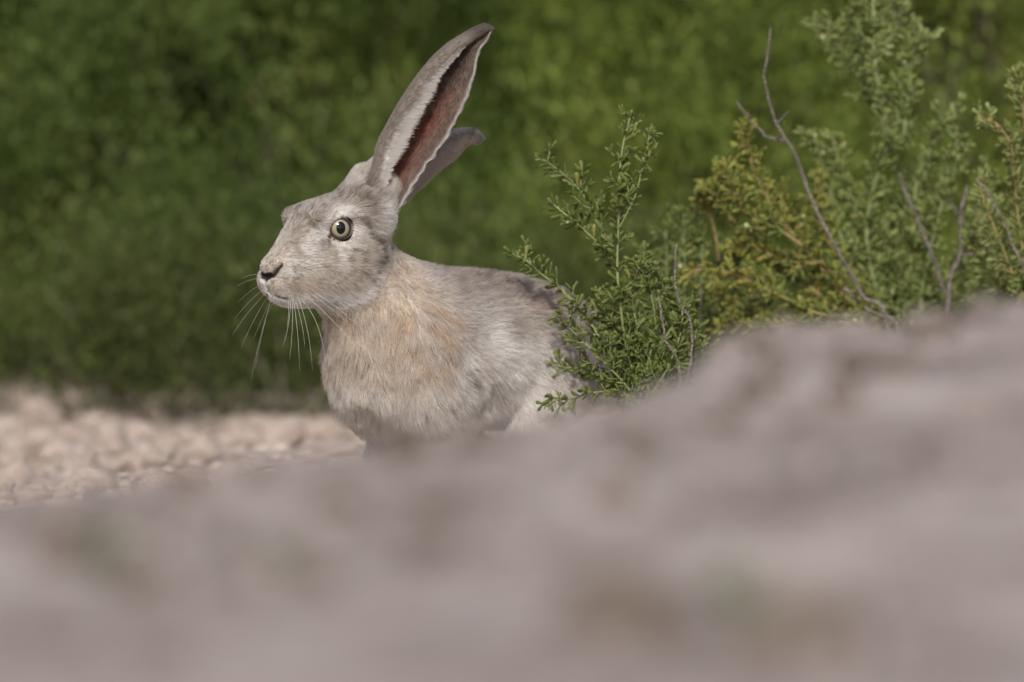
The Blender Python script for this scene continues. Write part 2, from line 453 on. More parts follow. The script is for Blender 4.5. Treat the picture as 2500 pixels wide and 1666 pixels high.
# ------------------------------------------------------------------ ears: curved sheets with thickness
def catmull(pts, n):
    pts = np.array(pts, float)
    d = np.concatenate([[0], np.cumsum(np.linalg.norm(np.diff(pts, axis=0), axis=1))]); d /= d[-1]
    e = np.vstack([2 * pts[0] - pts[1], pts, 2 * pts[-1] - pts[-2]])
    out = []
    for x in np.linspace(0, 1, n):
        i = min(np.searchsorted(d, x, 'right') - 1, len(pts) - 2); i = max(i, 0)
        tt = (x - d[i]) / (d[i + 1] - d[i])
        p0, p1, p2, p3 = e[i], e[i + 1], e[i + 2], e[i + 3]
        out.append(0.5 * (2 * p1 + (p2 - p0) * tt + (2 * p0 - 5 * p1 + 4 * p2 - p3) * tt ** 2 + (3 * p1 - p0 - 3 * p2 + p3) * tt ** 3))
    return np.array(out)
def ear_sheet(left, right, fold, sect, y0, y1, nv=70, nq=56, thick=0.0011):
    """left/right: outlines in photo pixels base->tip; sect(frac v) -> list of (across, depth) of the curved section"""
    Lp = catmull(left, nv); Rp = catmull(right, nv)
    mid = np.zeros((nv, nq, 3))
    for i in range(nv):
        v = i / (nv - 1); y = y0 + (y1 - y0) * v
        A = P(*Lp[i], y); B = P(*Rp[i], y)
        Wd = np.linalg.norm(B - A)
        s = catmull(sect(v), nq)
        s[-6:, 0] += np.linspace(0, 1, 6) * (0.030 * math.sin(41 * v + 2 * math.sin(17 * v)) + 0.018 * math.sin(97 * v)) * (1 - v) * (1 if thick < 0.00111 and y0 < 0.03 else 0.3)
        for j in range(nq):
            mid[i, j] = A + (B - A) * s[j, 0] + np.array([0, 1.0, 0]) * s[j, 1] * Wd
    du = np.gradient(mid, axis=0); dq = np.gradient(mid, axis=1)
    n = nrm(np.cross(du, dq))
    ed = np.minimum(np.arange(nq), nq - 1 - np.arange(nq)) / 6.0
    th = thick * np.clip(0.35 + ed, 0, 1)[None, :, None]
    a = mid + n * th; b = mid - n * th
    V = np.concatenate([a.reshape(-1, 3), b.reshape(-1, 3)])
    I = np.arange(nv * nq).reshape(nv, nq)
    q1 = np.stack([I[:-1, :-1], I[1:, :-1], I[1:, 1:], I[:-1, 1:]], -1).reshape(-1, 4)
    N = nv * nq
    q2 = q1[:, ::-1] + N
    bd = []
    loop = list(I[0, :]) + list(I[1:, -1]) + list(I[-1, -2::-1]) + list(I[-2:0:-1, 0])
    for k in range(len(loop)):
        x0, x1 = loop[k], loop[(k + 1) % len(loop)]
        bd.append((x1, x0, x0 + N, x1 + N))
    Fq = np.concatenate([q1, q2, np.array(bd)[:, ::-1]])
    vv = np.tile((np.arange(nv) / (nv - 1))[:, None], (1, nq)).ravel(); qq = np.tile((np.arange(nq) / (nq - 1))[None], (nv, 1)).ravel()
    par = np.stack([np.concatenate([vv, vv]), np.concatenate([qq, qq]), np.concatenate([np.ones(N), -np.ones(N)])], -1)
    du = nrm(du).reshape(-1, 3); dq = nrm(dq).reshape(-1, 3)
    return V, Fq, par, np.concatenate([n.reshape(-1, 3), -n.reshape(-1, 3)]), np.concatenate([du, du]), np.concatenate([dq, dq])

def near_sect(v):
    m = np.interp(v, [0, 0.12, 0.3, 0.5, 0.7, 0.85, 0.95, 1], [0.34, 0.31, 0.29, 0.27, 0.26, 0.34, 0.55, 0.6])
    dp = np.interp(v, [0, 0.25, 0.6, 1], [0.55, 0.50, 0.36, 0.25])
    return [(m, -0.10 - 0.05 * (1 - v)), (m * 0.62, -0.17), (m * 0.22, -0.135), (0, 0.02), (0.10, dp * 0.55), (0.36, dp), (0.68, dp * 0.85), (0.90, dp * 0.42), (1.0, 0.02)]
near_left = [(884, 525), (888, 478), (905, 430), (917, 384), (926, 349), (948, 305), (973, 260), (999, 219), (1027, 180), (1059, 142), (1094, 110), (1129, 88), (1158, 71), (1180, 63), (1194, 66)]
near_right = [(955, 535), (978, 505), (992, 478), (1008, 448), (1030, 419), (1056, 384), (1085, 343), (1107, 305), (1131, 260), (1145, 222), (1158, 180), (1164, 145), (1174, 117), (1188, 100), (1200, 76)]
yN = (from_head(-36, 18, 30)[0])[1]
E1 = ear_sheet(near_left, near_right, None, near_sect, yN - 0.008, yN - 0.004)
def far_sect(v):
    dp = np.interp(v, [0, 0.3, 0.7, 1], [0.45, 0.32, 0.2, 0.22])
    return [(0.02, 0.12), (0.0, -0.02), (0.10, -dp * 0.62), (0.38, -dp), (0.70, -dp * 0.75), (0.93, -dp * 0.25), (1.0, 0.05)]
far_left = [(842, 470), (866, 435), (893, 405), (925, 378), (970, 350), (1020, 332), (1065, 325), (1100, 321), (1128, 316), (1152, 317), (1168, 324), (1175, 333)]
far_right = [(960, 520), (990, 490), (1010, 473), (1032, 456), (1060, 428), (1086, 406), (1108, 390), (1127, 368), (1143, 352), (1156, 350), (1166, 349), (1175, 341)]
yF = (from_head(-38, -16, 40)[0])[1]
E2 = ear_sheet(far_left, far_right, None, far_sect, yF + 0.004, yF + 0.016)

# ------------------------------------------------------------------ coat colours (albedo), in head / body coordinates
def blob(a, u, c, r, soft=0.5):
    d = np.sqrt(((a - c[0]) / r[0]) ** 2 + ((u - c[1]) / r[1]) ** 2)
    return 1 - sstep(1 - soft, 1 + soft, d)
def segd(a, u, p, q):
    p = np.array(p, float); q = np.array(q, float); d = q - p
    h = np.clip(((a - p[0]) * d[0] + (u - p[1]) * d[1]) / (d @ d), 0, 1)
    return np.hypot(a - p[0] - h * d[0], u - p[1] - h * d[1])
def pline(a, u, pts):
    return np.minimum.reduce([segd(a, u, pts[i], pts[i + 1]) for i in range(len(pts) - 1)])
WHITE = np.array([0.79, 0.755, 0.725]); BEIGE = np.array([0.55, 0.485, 0.41]); TAN = np.array([0.55, 0.455, 0.355])
OCHRE = np.array([0.46, 0.31, 0.185]); GREY = np.array([0.56, 0.505, 0.465]); BROWN = np.array([0.30, 0.235, 0.185]); DARK = np.array([0.085, 0.068, 0.058])
def mix(c, k, f): return c * (1 - f[:, None]) + np.asarray(k)[None] * f[:, None]
def head_weight(p):
    a, s, u = to_head(p)
    # 1 on the head, 0 on neck/body
    lower = np.interp(a, [-45, -32, -20, 0, 60], [-22, -36, -50, -60, -66])
    return sstep(-4, 3, u - lower) * sstep(-58, -48, a)
def coat(p):
    a, s, u = to_head(p); t, b, z = to_body(p)
    sa = np.abs(s)
    n1 = fnoise(p, 120, 3); n2 = fnoise(p + 3.1, 420, 2); n3 = fnoise(p + 9.7, 45, 2)
    # ---- head
    h = np.tile(BEIGE, (len(p), 1)).astype(float)
    h = mix(h, BROWN * 1.15, 0.55 * sstep(2, 16, u) * (1 - sstep(-30, -40, a)))                       # crown
    h = mix(h, DARK * 1.5, 0.8 * sstep(0.48, 0.60, n2) * sstep(-8, 8, u) * sstep(-34, -26, a))
    h = mix(h, DARK * 2.0, 0.45 * sstep(0.52, 0.62, fnoise(p + 8.2, 330, 2)))
    h = mix(h, GREY, 0.5 * sstep(0.5, 0.62, n1))
    h = mix(h, WHITE, 0.95 * blob(a, u, (-1, 11.5), (13, 4.6)) * sstep(14, 20, sa))
    h = mix(h, WHITE, 0.9 * (1 - sstep(3.0, 7.5, segd(a, u, (11, 5), (25, -14)))) * sstep(6, 12, sa))
    h = mix(h, WHITE, 0.8 * blob(a, u, (-15, -1), (5, 6)))
    h = mix(h, WHITE, 0.5 * blob(a, u, (-1, -12), (14, 3)))
    h = mix(h, WHITE * 0.97, 0.55 * blob(a, u, (32, -27), (12, 8)) * sstep(6, 11, sa))
    lowj = sstep(-42, -50, u + 4.0 * (n1 - 0.5) + np.interp(a, [-40, -10, 30], [-8, 0, 0]))
    h = mix(h, WHITE, 0.95 * lowj)
    h = mix(h, WHITE, 0.5 * blob(a, u, (5, -22), (16, 7)) * sstep(0.35, 0.55, n1))
    h = mix(h, WHITE, 0.85 * sstep(-46, -50, u) * sstep(15, 30, a))
    h = mix(h, WHITE, 0.75 * blob(a, u, (-30, -40), (10, 9)))
    h = mix(h, WHITE * 0.98, 0.7 * (1 - sstep(2, 9, sa)) * sstep(34, 44, a) * sstep(-30, -36, u))
    dl = pline(a + 5 * (n1 - 0.5), u + 6 * (n1 - 0.5), [(-15.5, 9), (-24, -4), (-34, -11.5), (-34.5, -21), (-27, -27), (-23, -38)])
    h = mix(h, DARK * 1.2, 0.9 * (1 - sstep(0.8, 4.0, dl)) * sstep(0.33, 0.55, n2) * sstep(10, 16, sa))
    dl2 = pline(a + 4 * (n1 - 0.5), u + 5 * (n1 - 0.5), [(-6, -15), (-16, -19), (-14, -30), (-24, -40)])
    h = mix(h, DARK * 1.8, 0.7 * (1 - sstep(0.8, 4.4, dl2)) * sstep(0.38, 0.6, n2) * sstep(10, 16, sa))
    h = mix(h, DARK * 2.2, 0.55 * (1 - sstep(1, 3, segd(a, u, (10, -6.5), (16, -10)))) * sstep(10, 16, sa))
    h = mix(h, DARK * 2, 0.6 * sstep(0.52, 0.66, n2) * blob(a, u, (38, -34), (9, 10)) * sstep(6, 10, sa))
    h = mix(h, TAN * 1.05, 0.45 * blob(a, u, (28, -42), (13, 7)))
    # ear roots: pale below, mottled dark above
    h = mix(h, WHITE, 0.8 * sstep(-20, -30, a) * sstep(-9, 0, u) * (1 - sstep(14, 24, u)) * sstep(2, 8, s))
    h = mix(h, DARK * 2.0, 0.75 * sstep(-26, -33, a) * sstep(12, 26, u) * sstep(0.44, 0.56, fnoise(p + 5, 230, 2)) * sstep(4, 10, s))
    h = mix(h, WHITE * 0.85, 0.5 * sstep(-20, -30, a) * sstep(18, 26, u) * (1 - sstep(0.4, 0.55, n1)))
    # skin-dark rims
    e = np.sqrt((a - EYE_C[0]) ** 2 + (sa - EYE_C[1]) ** 2 + (u - EYE_C[2]) ** 2)
    ax = np.array([0.42, 0.90, 0.05]); ax /= np.linalg.norm(ax)
    hh = (a - EYE_C[0]) * ax[0] + (sa - EYE_C[1]) * ax[1] + (u - EYE_C[2]) * ax[2]
    rr = np.sqrt(np.maximum(e * e - hh * hh, 0))
    rim = np.maximum(1 - sstep(1.3, 1.95, np.hypot(rr - 7.5, hh - 7.55)), (1 - sstep(0.4, 1.0, e - EYE_R)) * sstep(0, 2, hh))
    rim = np.maximum(rim, (1 - sstep(0.7, 1.9, segd(a, u, (6.5, -3.8), (10.8, -6.2)))) * sstep(14, 18, sa))
    h = mix(h, np.array([0.035, 0.025, 0.02]), rim)
    # ---- body
    g = np.tile(GREY, (len(p), 1)).astype(float)
    zz = z + 14 * (n3 - 0.5)
    back = sstep(128, 165, zz) * sstep(10, 60, t)
    g = mix(g, BROWN * 1.25, 0.75 * back)
    g = mix(g, DARK * 1.6, 0.75 * sstep(0.50, 0.62, fnoise(p * np.array([1, 1, 2.0]), 210, 2)) * sstep(120, 160, zz) * sstep(20, 70, t))
    pale = blob(t, z, (66, 112), (52, 50), 0.5)
    g = mix(g, WHITE * 1.0, 0.95 * pale * sstep(0.2, 0.5, n3))
    g = mix(g, WHITE, 0.5 * (1 - sstep(70, 96, zz)) * sstep(20, 60, t))
    front = 1 - sstep(-12, 40, t + 0.1 * b + 34 * (n3 - 0.5) - 0.12 * (z - 120))
    g = mix(g, TAN, front * (0.35 + 0.6 * sstep(0.3, 0.6, n1)))
    g = mix(g, OCHRE, 0.7 * sstep(0.38, 0.62, n1) * blob(z, t, (142, 6), (26, 26), 0.6) * sstep(0, 14, b))
    g = mix(g, WHITE * 0.97, 0.85 * front * (1 - sstep(85, 125, zz)))
    g = mix(g, TAN * 1.05, 0.55 * blob(t, z, (48, 108), (10, 34), 0.7) * sstep(0.4, 0.6, n1) * sstep(10, 20, b))
    g = mix(g, BROWN * 1.3, 0.5 * sstep(0.52, 0.66, fnoise(p * np.array([1, 1, 1.6]) + 2.0, 150, 2)) * front * sstep(100, 130, z))
    g = mix(g, DARK * 2.2, 0.6 * (1 - sstep(1.5, 5, np.abs(segd(t, z, (31, 113), (38, 106))))) * sstep(20, 30, b))
    legs = 1 - sstep(50, 70, z)
    g = mix(g, TAN * 0.8, 0.6 * legs)
    g = mix(g, WHITE, 0.8 * (1 - sstep(26, 44, z)) * sstep(80, 110, t))
    hw = head_weight(p)
    out = g * (1 - hw[:, None]) + h * hw[:, None]
    return np.clip(out * (0.90 + 0.2 * n2[:, None]), 0, 1)
def skin_f(p):
    nw = np.interp(np.abs(to_head(p)[1]), [0, 6, 14], [3.2, 2.7, 1.3])
    dn = path_d(p, NOSTRIL)
    f = np.maximum.reduce([1 - sstep(nw * 0.75, nw * 1.15, dn), 0.95 * (1 - sstep(0.8, 1.5, path_d(p, CLEFT[:2]))),
                           0.6 * (1 - sstep(0.5, 1.4, path_d(p, CLEFT[1:]))), 0.85 * (1 - sstep(0.7, 1.5, path_d(p, MOUTH)))])
    return f
SKINF = skin_f(BV0); SKINDARK = np.array([0.022, 0.017, 0.017])
EARCOL = np.array([0.21, 0.178, 0.150])
def ear_col(par, p, far=False):
    v, q, side = par[:, 0], par[:, 1], par[:, 2]
    n1 = fnoise(p, 150, 3); n2 = fnoise(p + 4, 420, 2)
    outer = np.tile(EARCOL, (len(p), 1))
    outer = mix(outer, DARK * 2.2, 0.45 * sstep(0.5, 0.65, n2))
    if far:
        outer = mix(outer, np.array([0.40, 0.32, 0.29]), 0.7 * sstep(0.3, 0.7, q))
        outer = mix(outer, WHITE * 0.75, 0.65 * (1 - sstep(0.1, 0.45, q)))
    else:
        outer = mix(outer, WHITE * 0.6, 0.4 * sstep(0.72, 0.95, q))
        outer = mix(outer, DARK * 1.8, 0.85 * (1 - sstep(0.02, 0.07, np.abs(q - 0.12))) * sstep(0.35, 0.58, n1) * (1 - sstep(0.35, 0.7, v)))
        outer = mix(outer, WHITE * 0.85, 0.9 * (1 - sstep(0.02, 0.08, q + 0.07 * (n1 - 0.5))) * (1 - sstep(0.5, 0.85, v)) * sstep(0.06, 0.2, v))
    tip = sstep(0.87, 0.95, v + 0.05 * (n1 - 0.5))
    outer = mix(outer, DARK * 0.8, 0.85 * tip)
    inner = np.tile(np.array([0.20, 0.085, 0.060]), (len(p), 1))
    inner = mix(inner, np.array([0.22, 0.045, 0.032]), 0.8 * sstep(0.45, 0.6, n1) * (1 - sstep(0.6, 0.85, v)))
    inner = mix(inner, DARK * 0.7, 0.92 * sstep(0.42, 0.74, v + 0.2 * (n1 - 0.5) + 0.35 * (0.6 - q)))
    inner = mix(inner, np.array([0.23, 0.175, 0.14]), 0.75 * sstep(0.66, 0.88, q + 0.12 * (n1 - 0.5)))
    inner = mix(inner, DARK * 1.8, 0.4 * sstep(0.5, 0.62, n2))
    inner = inner * (0.35 + 0.65 * fnoise(p + 2.2, 260, 3))[:, None]
    edge = sstep(0.95, 0.985, q + 0.03 * (n1 - 0.5))
    inner = mix(inner, WHITE * 0.45, 0.8 * edge)
    outer = mix(outer, WHITE * 0.45, 0.8 * edge * (1 - tip))
    inside = side * INNER_SIGN < 0 if not far else side * INNER_SIGN_FAR < 0
    return np.where(inside[:, None], inner, outer), inside
# which side of the sheet faces the hollow: the +n side or the other
def inner_sign(E, toward):
    V, Fq, par, n, du, dq = E
    k = len(V) // 2; nv = 70; nq = 56
    i = 35 * nq + nq // 2
    c = V[:k].reshape(nv, nq, 3)[35].mean(0)
    return -1.0 if n[i] @ (c - V[i]) > 0 else 1.0
INNER_SIGN = inner_sign(E1, None); INNER_SIGN_FAR = inner_sign(E2, None)

bodycol = mix(coat(BV), SKINDARK, SKINF)
e1col, e1in = ear_col(E1[2], E1[0]); e2col, e2in = ear_col(E2[2], E2[0], True)
allV = np.concatenate([BV, E1[0], E2[0]])
allF = np.concatenate([BF, E1[1] + len(BV), E2[1] + len(BV) + len(E1[0])])
allC = np.concatenate([bodycol * 0.85, e1col, e2col])

m_skin, t_, b_ = new_mat('hare_skin')
at_ = t_.nodes.new('ShaderNodeAttribute'); at_.attribute_name = 'tint'
t_.links.new(at_.outputs['Color'], b_.inputs['Base Color']); b_.inputs['Roughness'].default_value = 0.75; b_.inputs['Specular IOR Level'].default_value = 0.2
nb_ = t_.nodes.new('ShaderNodeTexNoise'); nb_.inputs['Scale'].default_value = 900; bp_ = t_.nodes.new('ShaderNodeBump'); bp_.inputs['Strength'].default_value = 0.3; bp_.inputs['Distance'].default_value = 0.0006
tc_ = t_.nodes.new('ShaderNodeTexCoord'); t_.links.new(tc_.outputs['Object'], nb_.inputs['Vector']); t_.links.new(nb_.outputs['Fac'], bp_.inputs['Height']); t_.links.new(bp_.outputs['Normal'], b_.inputs['Normal'])

base = from_body(80, 0, 0)
hare = empty('hare', tuple(base))
tag(hare, 'alert long-eared grey-beige hare behind the dusty rise, ears raised, looking sideways', 'hare')
off = np.array(base)
body = mesh_obj('body', allV - off, allF, m_skin, hare, True, allC)

# ------------------------------------------------------------------ fur
m_fur, t_, b_ = new_mat('hare_fur')
at_ = t_.nodes.new('ShaderNodeAttribute'); at_.attribute_name = 'tint'
hi_ = t_.nodes.new('ShaderNodeHairInfo')
rp_ = t_.nodes.new('ShaderNodeValToRGB'); el = rp_.color_ramp.elements
el[0].position = 0.0; el[0].color = (0.88, 0.88, 0.88, 1); el[1].position = 1.0; el[1].color = (1.0, 1.0, 1.0, 1)
t_.links.new(hi_.outputs['Intercept'], rp_.inputs['Fac'])
mu_ = t_.nodes.new('ShaderNodeMixRGB'); mu_.blend_type = 'MULTIPLY'; mu_.inputs['Fac'].default_value = 1
t_.links.new(at_.outputs['Color'], mu_.inputs['Color1']); t_.links.new(rp_.outputs['Color'], mu_.inputs['Color2'])
hb_ = t_.nodes.new('ShaderNodeBsdfHairPrincipled'); hb_.parametrization = 'COLOR'
hb_.inputs['Roughness'].default_value = 0.45; hb_.inputs['Radial Roughness'].default_value = 0.6
t_.links.new(mu_.outputs['Color'], hb_.inputs['Color'])
b_.inputs['Roughness'].default_value = 0.8; b_.inputs['Specular IOR Level'].default_value = 0.15
t_.links.new(mu_.outputs['Color'], b_.inputs['Base Color'])
mx_ = t_.nodes.new('ShaderNodeMixShader'); mx_.inputs[0].default_value = 0.55
t_.links.new(hb_.outputs[0], mx_.inputs[1]); t_.links.new(b_.outputs[0], mx_.inputs[2])
t_.links.new(mx_.outputs[0], t_.nodes['Material Output'].inputs[0])

def vert_normals(V, Fq):
    d1 = V[Fq[:, 2]] - V[Fq[:, 0]]; d2 = V[Fq[:, 3]] - V[Fq[:, 1]]
    fn = np.cross(d1, d2); n = np.zeros_like(V)
    for k in range(4):
        for c in range(3): n[:, c] += np.bincount(Fq[:, k], fn[:, c], len(V))
    return nrm(n)
def sample(V, Fq, N, weight, extra):
    T = np.concatenate([Fq[:, [0, 1, 2]], Fq[:, [0, 2, 3]]])
    ar = 0.5 * np.linalg.norm(np.cross(V[T[:, 1]] - V[T[:, 0]], V[T[:, 2]] - V[T[:, 0]]), axis=1)
    wt = ar * weight[T].mean(1)
    ti = np.searchsorted(np.cumsum(wt) / wt.sum(), rng.random(N)); ti = np.minimum(ti, len(T) - 1)
    r1 = np.sqrt(rng.random(N)); r2 = rng.random(N)
    bc = np.stack([1 - r1, r1 * (1 - r2), r1 * r2], -1)
    tri = T[ti]
    return [(np.einsum('nk,nkc->nc', bc, e[tri]) if e.ndim == 2 else np.einsum('nk,nk->n', bc, e[tri])) for e in extra]
def make_strands(root, nor, flow, length, lift, curl, jit, clump_size, clump, seg=5, droop=0.0):
    n = nrm(nor)
    tan = nrm(flow - n * (flow * n).sum(1, keepdims=True))
    side = np.cross(n, tan)
    ja = rng.normal(0, jit, len(root))[:, None]
    tan = nrm(tan + side * ja)
    lf = np.clip(lift * (1 + rng.normal(0, 0.35, len(root))), 0.05, 1.5)[:, None]
    L = (length * np.clip(1 + rng.normal(0, 0.22, len(root)), 0.4, 1.7))[:, None]
    d0 = nrm(tan + n * lf * 1.5)
    d1 = nrm(tan + n * lf * 0.35 + side * rng.normal(0, curl, len(root))[:, None] + np.array([0, 0, -1.0]) * droop)
    ts = np.linspace(0, 1, seg)
    pts = np.stack([root + L * (d0 * (tt - 0.5 * tt * tt) + d1 * 0.5 * tt * tt + 0 * n) for tt in ts], 1)
    if clump > 0:
        wob = (fnoise(root, 1.0 / clump_size / 2.5, 2) - 0.5)[:, None] * clump_size * 2
        cell = np.floor((root + wob) / clump_size).astype(np.int64)
        key = cell[:, 0] * 73856093 ^ cell[:, 1] * 19349663 ^ cell[:, 2] * 83492791
        _, inv, cnt = np.unique(key, return_inverse=True, return_counts=True)
        for k in range(1, seg):
            m = np.stack([np.bincount(inv, pts[:, k, c]) for c in range(3)], -1) / cnt[:, None]
            f = clump * (ts[k] ** 1.3)
            pts[:, k] = pts[:, k] * (1 - f) + m[inv] * f
    return pts

bn = vert_normals(BV, BF)
a_, s_, u_ = to_head(BV); t0_, b0_, z0_ = to_body(BV)
hw_ = head_weight(BV)
sa_ = np.abs(s_)
eye_d = np.sqrt((a_ - EYE_C[0]) ** 2 + (sa_ - EYE_C[1]) ** 2 + (u_ - EYE_C[2]) ** 2)
no_fur = (eye_d < EYE_R + 0.7)
dk = bodycol.sum(1) < 0.13
no_fur = no_fur | ((path_d(BV0, NOSTRIL) < np.interp(sa_, [0, 6, 14], [3.2, 2.7, 1.8])) & (a_ > 30)) | (dk & (a_ > 30)) | ((dk) & (eye_d < 13))
wt_ = np.where(no_fur, 0.0, 0.75 + 2.6 * hw_)
# flow field
bx, by, bz = BB, BS, np.array([0, 0, 1.0])
flow_body = (BB[None] * 1.0 - bz[None] * (0.35 + 0.7 * sstep(160, 90, z0_))[:, None] + 0.0)
frontw = (1 - sstep(0, 40, t0_))[:, None]
flow_body = flow_body * (1 - frontw) + (-bz[None] * 1.0 + BB[None] * 0.35) * frontw
legw = (1 - sstep(40, 65, z0_))[:, None]
flow_body = flow_body * (1 - legw) - bz[None] * legw
fa = -np.ones_like(a_); fu = np.interp(u_, [-60, -40, -10, 20], [-0.15, -0.35, -0.25, 0.1])
fu = fu + 0.6 * sstep(35, 48, a_) * np.sign(u_ + 30) * 0.6
muz = sstep(40, 52, a_)
flow_head = fa[:, None] * HF[None] + fu[:, None] * HU[None] + (0.55 * muz * np.sign(s_))[:, None] * HS[None]
earroot = sstep(10, 26, u_) * sstep(-22, -32, a_)
flow_head = flow_head * (1 - earroot[:, None]) + (HU * 1.0 - HF * 0.5)[None] * earroot[:, None]
ew = (1 - sstep(11.5, 19, eye_d))[:, None]
ec_ = np.stack([a_ - EYE_C[0], s_ - np.sign(s_) * EYE_C[1], u_ - EYE_C[2]], -1)
ew_vec = nrm(ec_[:, 0:1] * HF[None] + ec_[:, 1:2] * HS[None] + ec_[:, 2:3] * HU[None])
flow_head = flow_head * (1 - ew) + ew_vec * ew
flow_v = flow_body * (1 - hw_[:, None]) + flow_head * hw_[:, None]
len_head = np.interp(a_, [-50, -30, -10, 20, 40, 52], [7, 6.2, 5.2, 3.8, 2.4, 1.2])
len_head = len_head * (0.28 + 0.72 * sstep(11, 17, eye_d)) + 2.5 * sstep(-38, -48, u_) * sstep(10, -15, a_)
len_body = np.interp(z0_, [0, 50, 75, 120, 190], [4, 8, 17, 15, 11.5]) 
len_body = len_body + 3.0 * (1 - sstep(0, 30, t0_)) * sstep(60, 90, z0_)* (1-sstep(130,165,z0_))
neckw = sstep(150, 175, z0_) * (1 - sstep(10, 50, t0_))
len_body = len_body * (1 - 0.45 * neckw)
len_body = len_body * (0.55 + 0.9 * fnoise(BV + 4.4, 55, 2))
len_v = (len_body * (1 - hw_) + len_head * hw_) / 1000
NB = 260000
root, nn, fl, ln, hwS, skf = sample(BV, BF, NB, wt_, [BV, bn, flow_v, len_v, hw_, SKINF])
fl = fl + 0.95 * (np.stack([fnoise(root + k * 11, 38, 2) for k in range(3)], -1) - 0.5) * np.linalg.norm(fl, axis=1, keepdims=True) * (1.3 - 0.6 * hwS[:, None])
colr = mix(coat(root), SKINDARK, skf)
lift = 0.50 * (1 - hwS) + 0.42 * hwS
S1 = make_strands(root, nn, fl, ln, lift, 0.16, 0.16, 0.0045, 0.0)
# clump body hair in locks, the face only slightly
isb = hwS < 0.5
S1[isb] = make_strands(root[isb], nn[isb], fl[isb], ln[isb] * 0.72, lift[isb], 0.35, 0.30, 0.0046, 0.60)
S1[~isb] = make_strands(root[~isb], nn[~isb], fl[~isb], ln[~isb], lift[~isb], 0.22, 0.2, 0.0020, 0.5)
gr = rng.random(NB)
colr = colr * (0.72 + 0.56 * rng.random(NB))[:, None] * (0.78 + 0.44 * fnoise(root + 1.7, 520, 2))[:, None]
dk_s = (gr < np.where(isb, 0.07, 0.10))
colr[dk_s] *= 0.38
rad1 = np.where(isb, 0.00010, 0.00009)
# ears
def ear_fur(E, col, inside, N, far):
    V, Fq, par, n, du, dq = E
    # the rim faces are shared; weight the outer sheet more than the hollow
    wt = np.where(inside, 0.55, 1.0)
    r, nn, p, d1, d2, c, ins = sample(V, Fq, N, wt, [V, n, par, du, dq, col, inside.astype(float)[:, None].repeat(2, 1)])
    ins = ins[:, 0] > 0.5
    fl = d1 * 1.0 + d2 * 0.15
    L = np.where(ins, 0.0030, 0.0030)
    q, v = p[:, 1], p[:, 0]
    if not far:   # fringe along the front edge, pointing across the hollow
        fw = (1 - sstep(0.03, 0.13, q + 0.03 * rng.normal(0, 1, N))) * np.interp(v, [0.08, 0.2, 0.6, 0.9], [0.3, 1, 1, 0])
        fl = d1 * (1.15 - fw)[:, None] - d2 * (fw * 1.1)[:, None]
        L = L + fw * 0.0022 * rng.random(N)
    L = np.where((v < 0.16) & ~ins, 0.005, L)
    S = make_strands(r, nn, fl, L, np.full(N, 0.22), 0.15, 0.2, 0.002, 0.35)
    return S, c
S2, c2 = ear_fur(E1, e1col, e1in, 42000, False)
S3, c3 = ear_fur(E2, e2col, e2in, 16000, True)
# white fringe of the near ear: extra long hairs from the front margin
nv, nq = 70, 56
k = 5000
E1V = E1[0][:nv * nq].reshape(nv, nq, 3); E1dq = E1[5][:nv * nq].reshape(nv, nq, 3); E1du = E1[4][:nv * nq].reshape(nv, nq, 3)
vi = (0.11 + 0.74 * rng.random(k) ** 1.15) * (nv - 1); i0 = vi.astype(int); ff = (vi - i0)[:, None]
qj = (rng.random(k) ** 2.0 * 5).astype(int)
r4 = E1V[i0, qj] * (1 - ff) + E1V[i0 + 1, qj] * ff
fl4 = -E1dq[i0, qj] + (0.35 + 0.3 * rng.random(k))[:, None] * E1du[i0, qj]
nn4 = np.tile(np.array([0.25, -1.0, 0.1]), (k, 1)); r4 = r4 + np.array([0, 0.0006, 0])
L4 = 0.0088 * (0.35 + 0.9 * rng.random(k)) * (0.6 + 0.8 * fnoise(r4, 160, 2)) * np.interp(vi / (nv - 1), [0.11, 0.25, 0.5, 0.7, 0.85], [0.6, 1, 1.0, 0.55, 0.2])
S4 = make_strands(r4, nn4, fl4, L4, np.full(k, 0.06), 0.16, 0.22, 0.0026, 0.6)
c4 = np.tile(WHITE * 0.82, (k, 1)) * (0.85 + 0.3 * rng.random(k))[:, None]
pos = np.concatenate([S1, S2, S3, S4]); col = np.clip(np.concatenate([colr, c2 * (0.85 + 0.3 * rng.random(len(c2)))[:, None], c3, c4]), 0.005, 0.9)
base_r = np.concatenate([rad1, np.full(len(S2), 0.00007), np.full(len(S3), 0.00007), np.full(len(S4), 0.00011)])
ncv, seg = pos.shape[:2]
cv = bpy.data.hair_curves.new('fur')
cv.add_curves([seg] * ncv)
cv.attributes['position'].data.foreach_set('vector', (pos - off).astype(np.float32).ravel())
ra = cv.attributes.get('radius') or cv.attributes.new('radius', 'FLOAT', 'POINT')
prof = np.interp(np.linspace(0, 1, seg), [0, 0.4, 1], [1.0, 0.9, 0.25])
ra.data.foreach_set('value', (base_r[:, None] * prof[None]).astype(np.float32).ravel())
ca = cv.attributes.new('tint', 'FLOAT_COLOR', 'CURVE')
cc = np.ones((ncv, 4), np.float32); cc[:, :3] = col; ca.data.foreach_set('color', cc.ravel())
cv.materials.append(m_fur)
fur = bpy.data.objects.new('fur', cv); C.objects.link(fur); fur.parent = body
fur['kind'] = 'stuff'

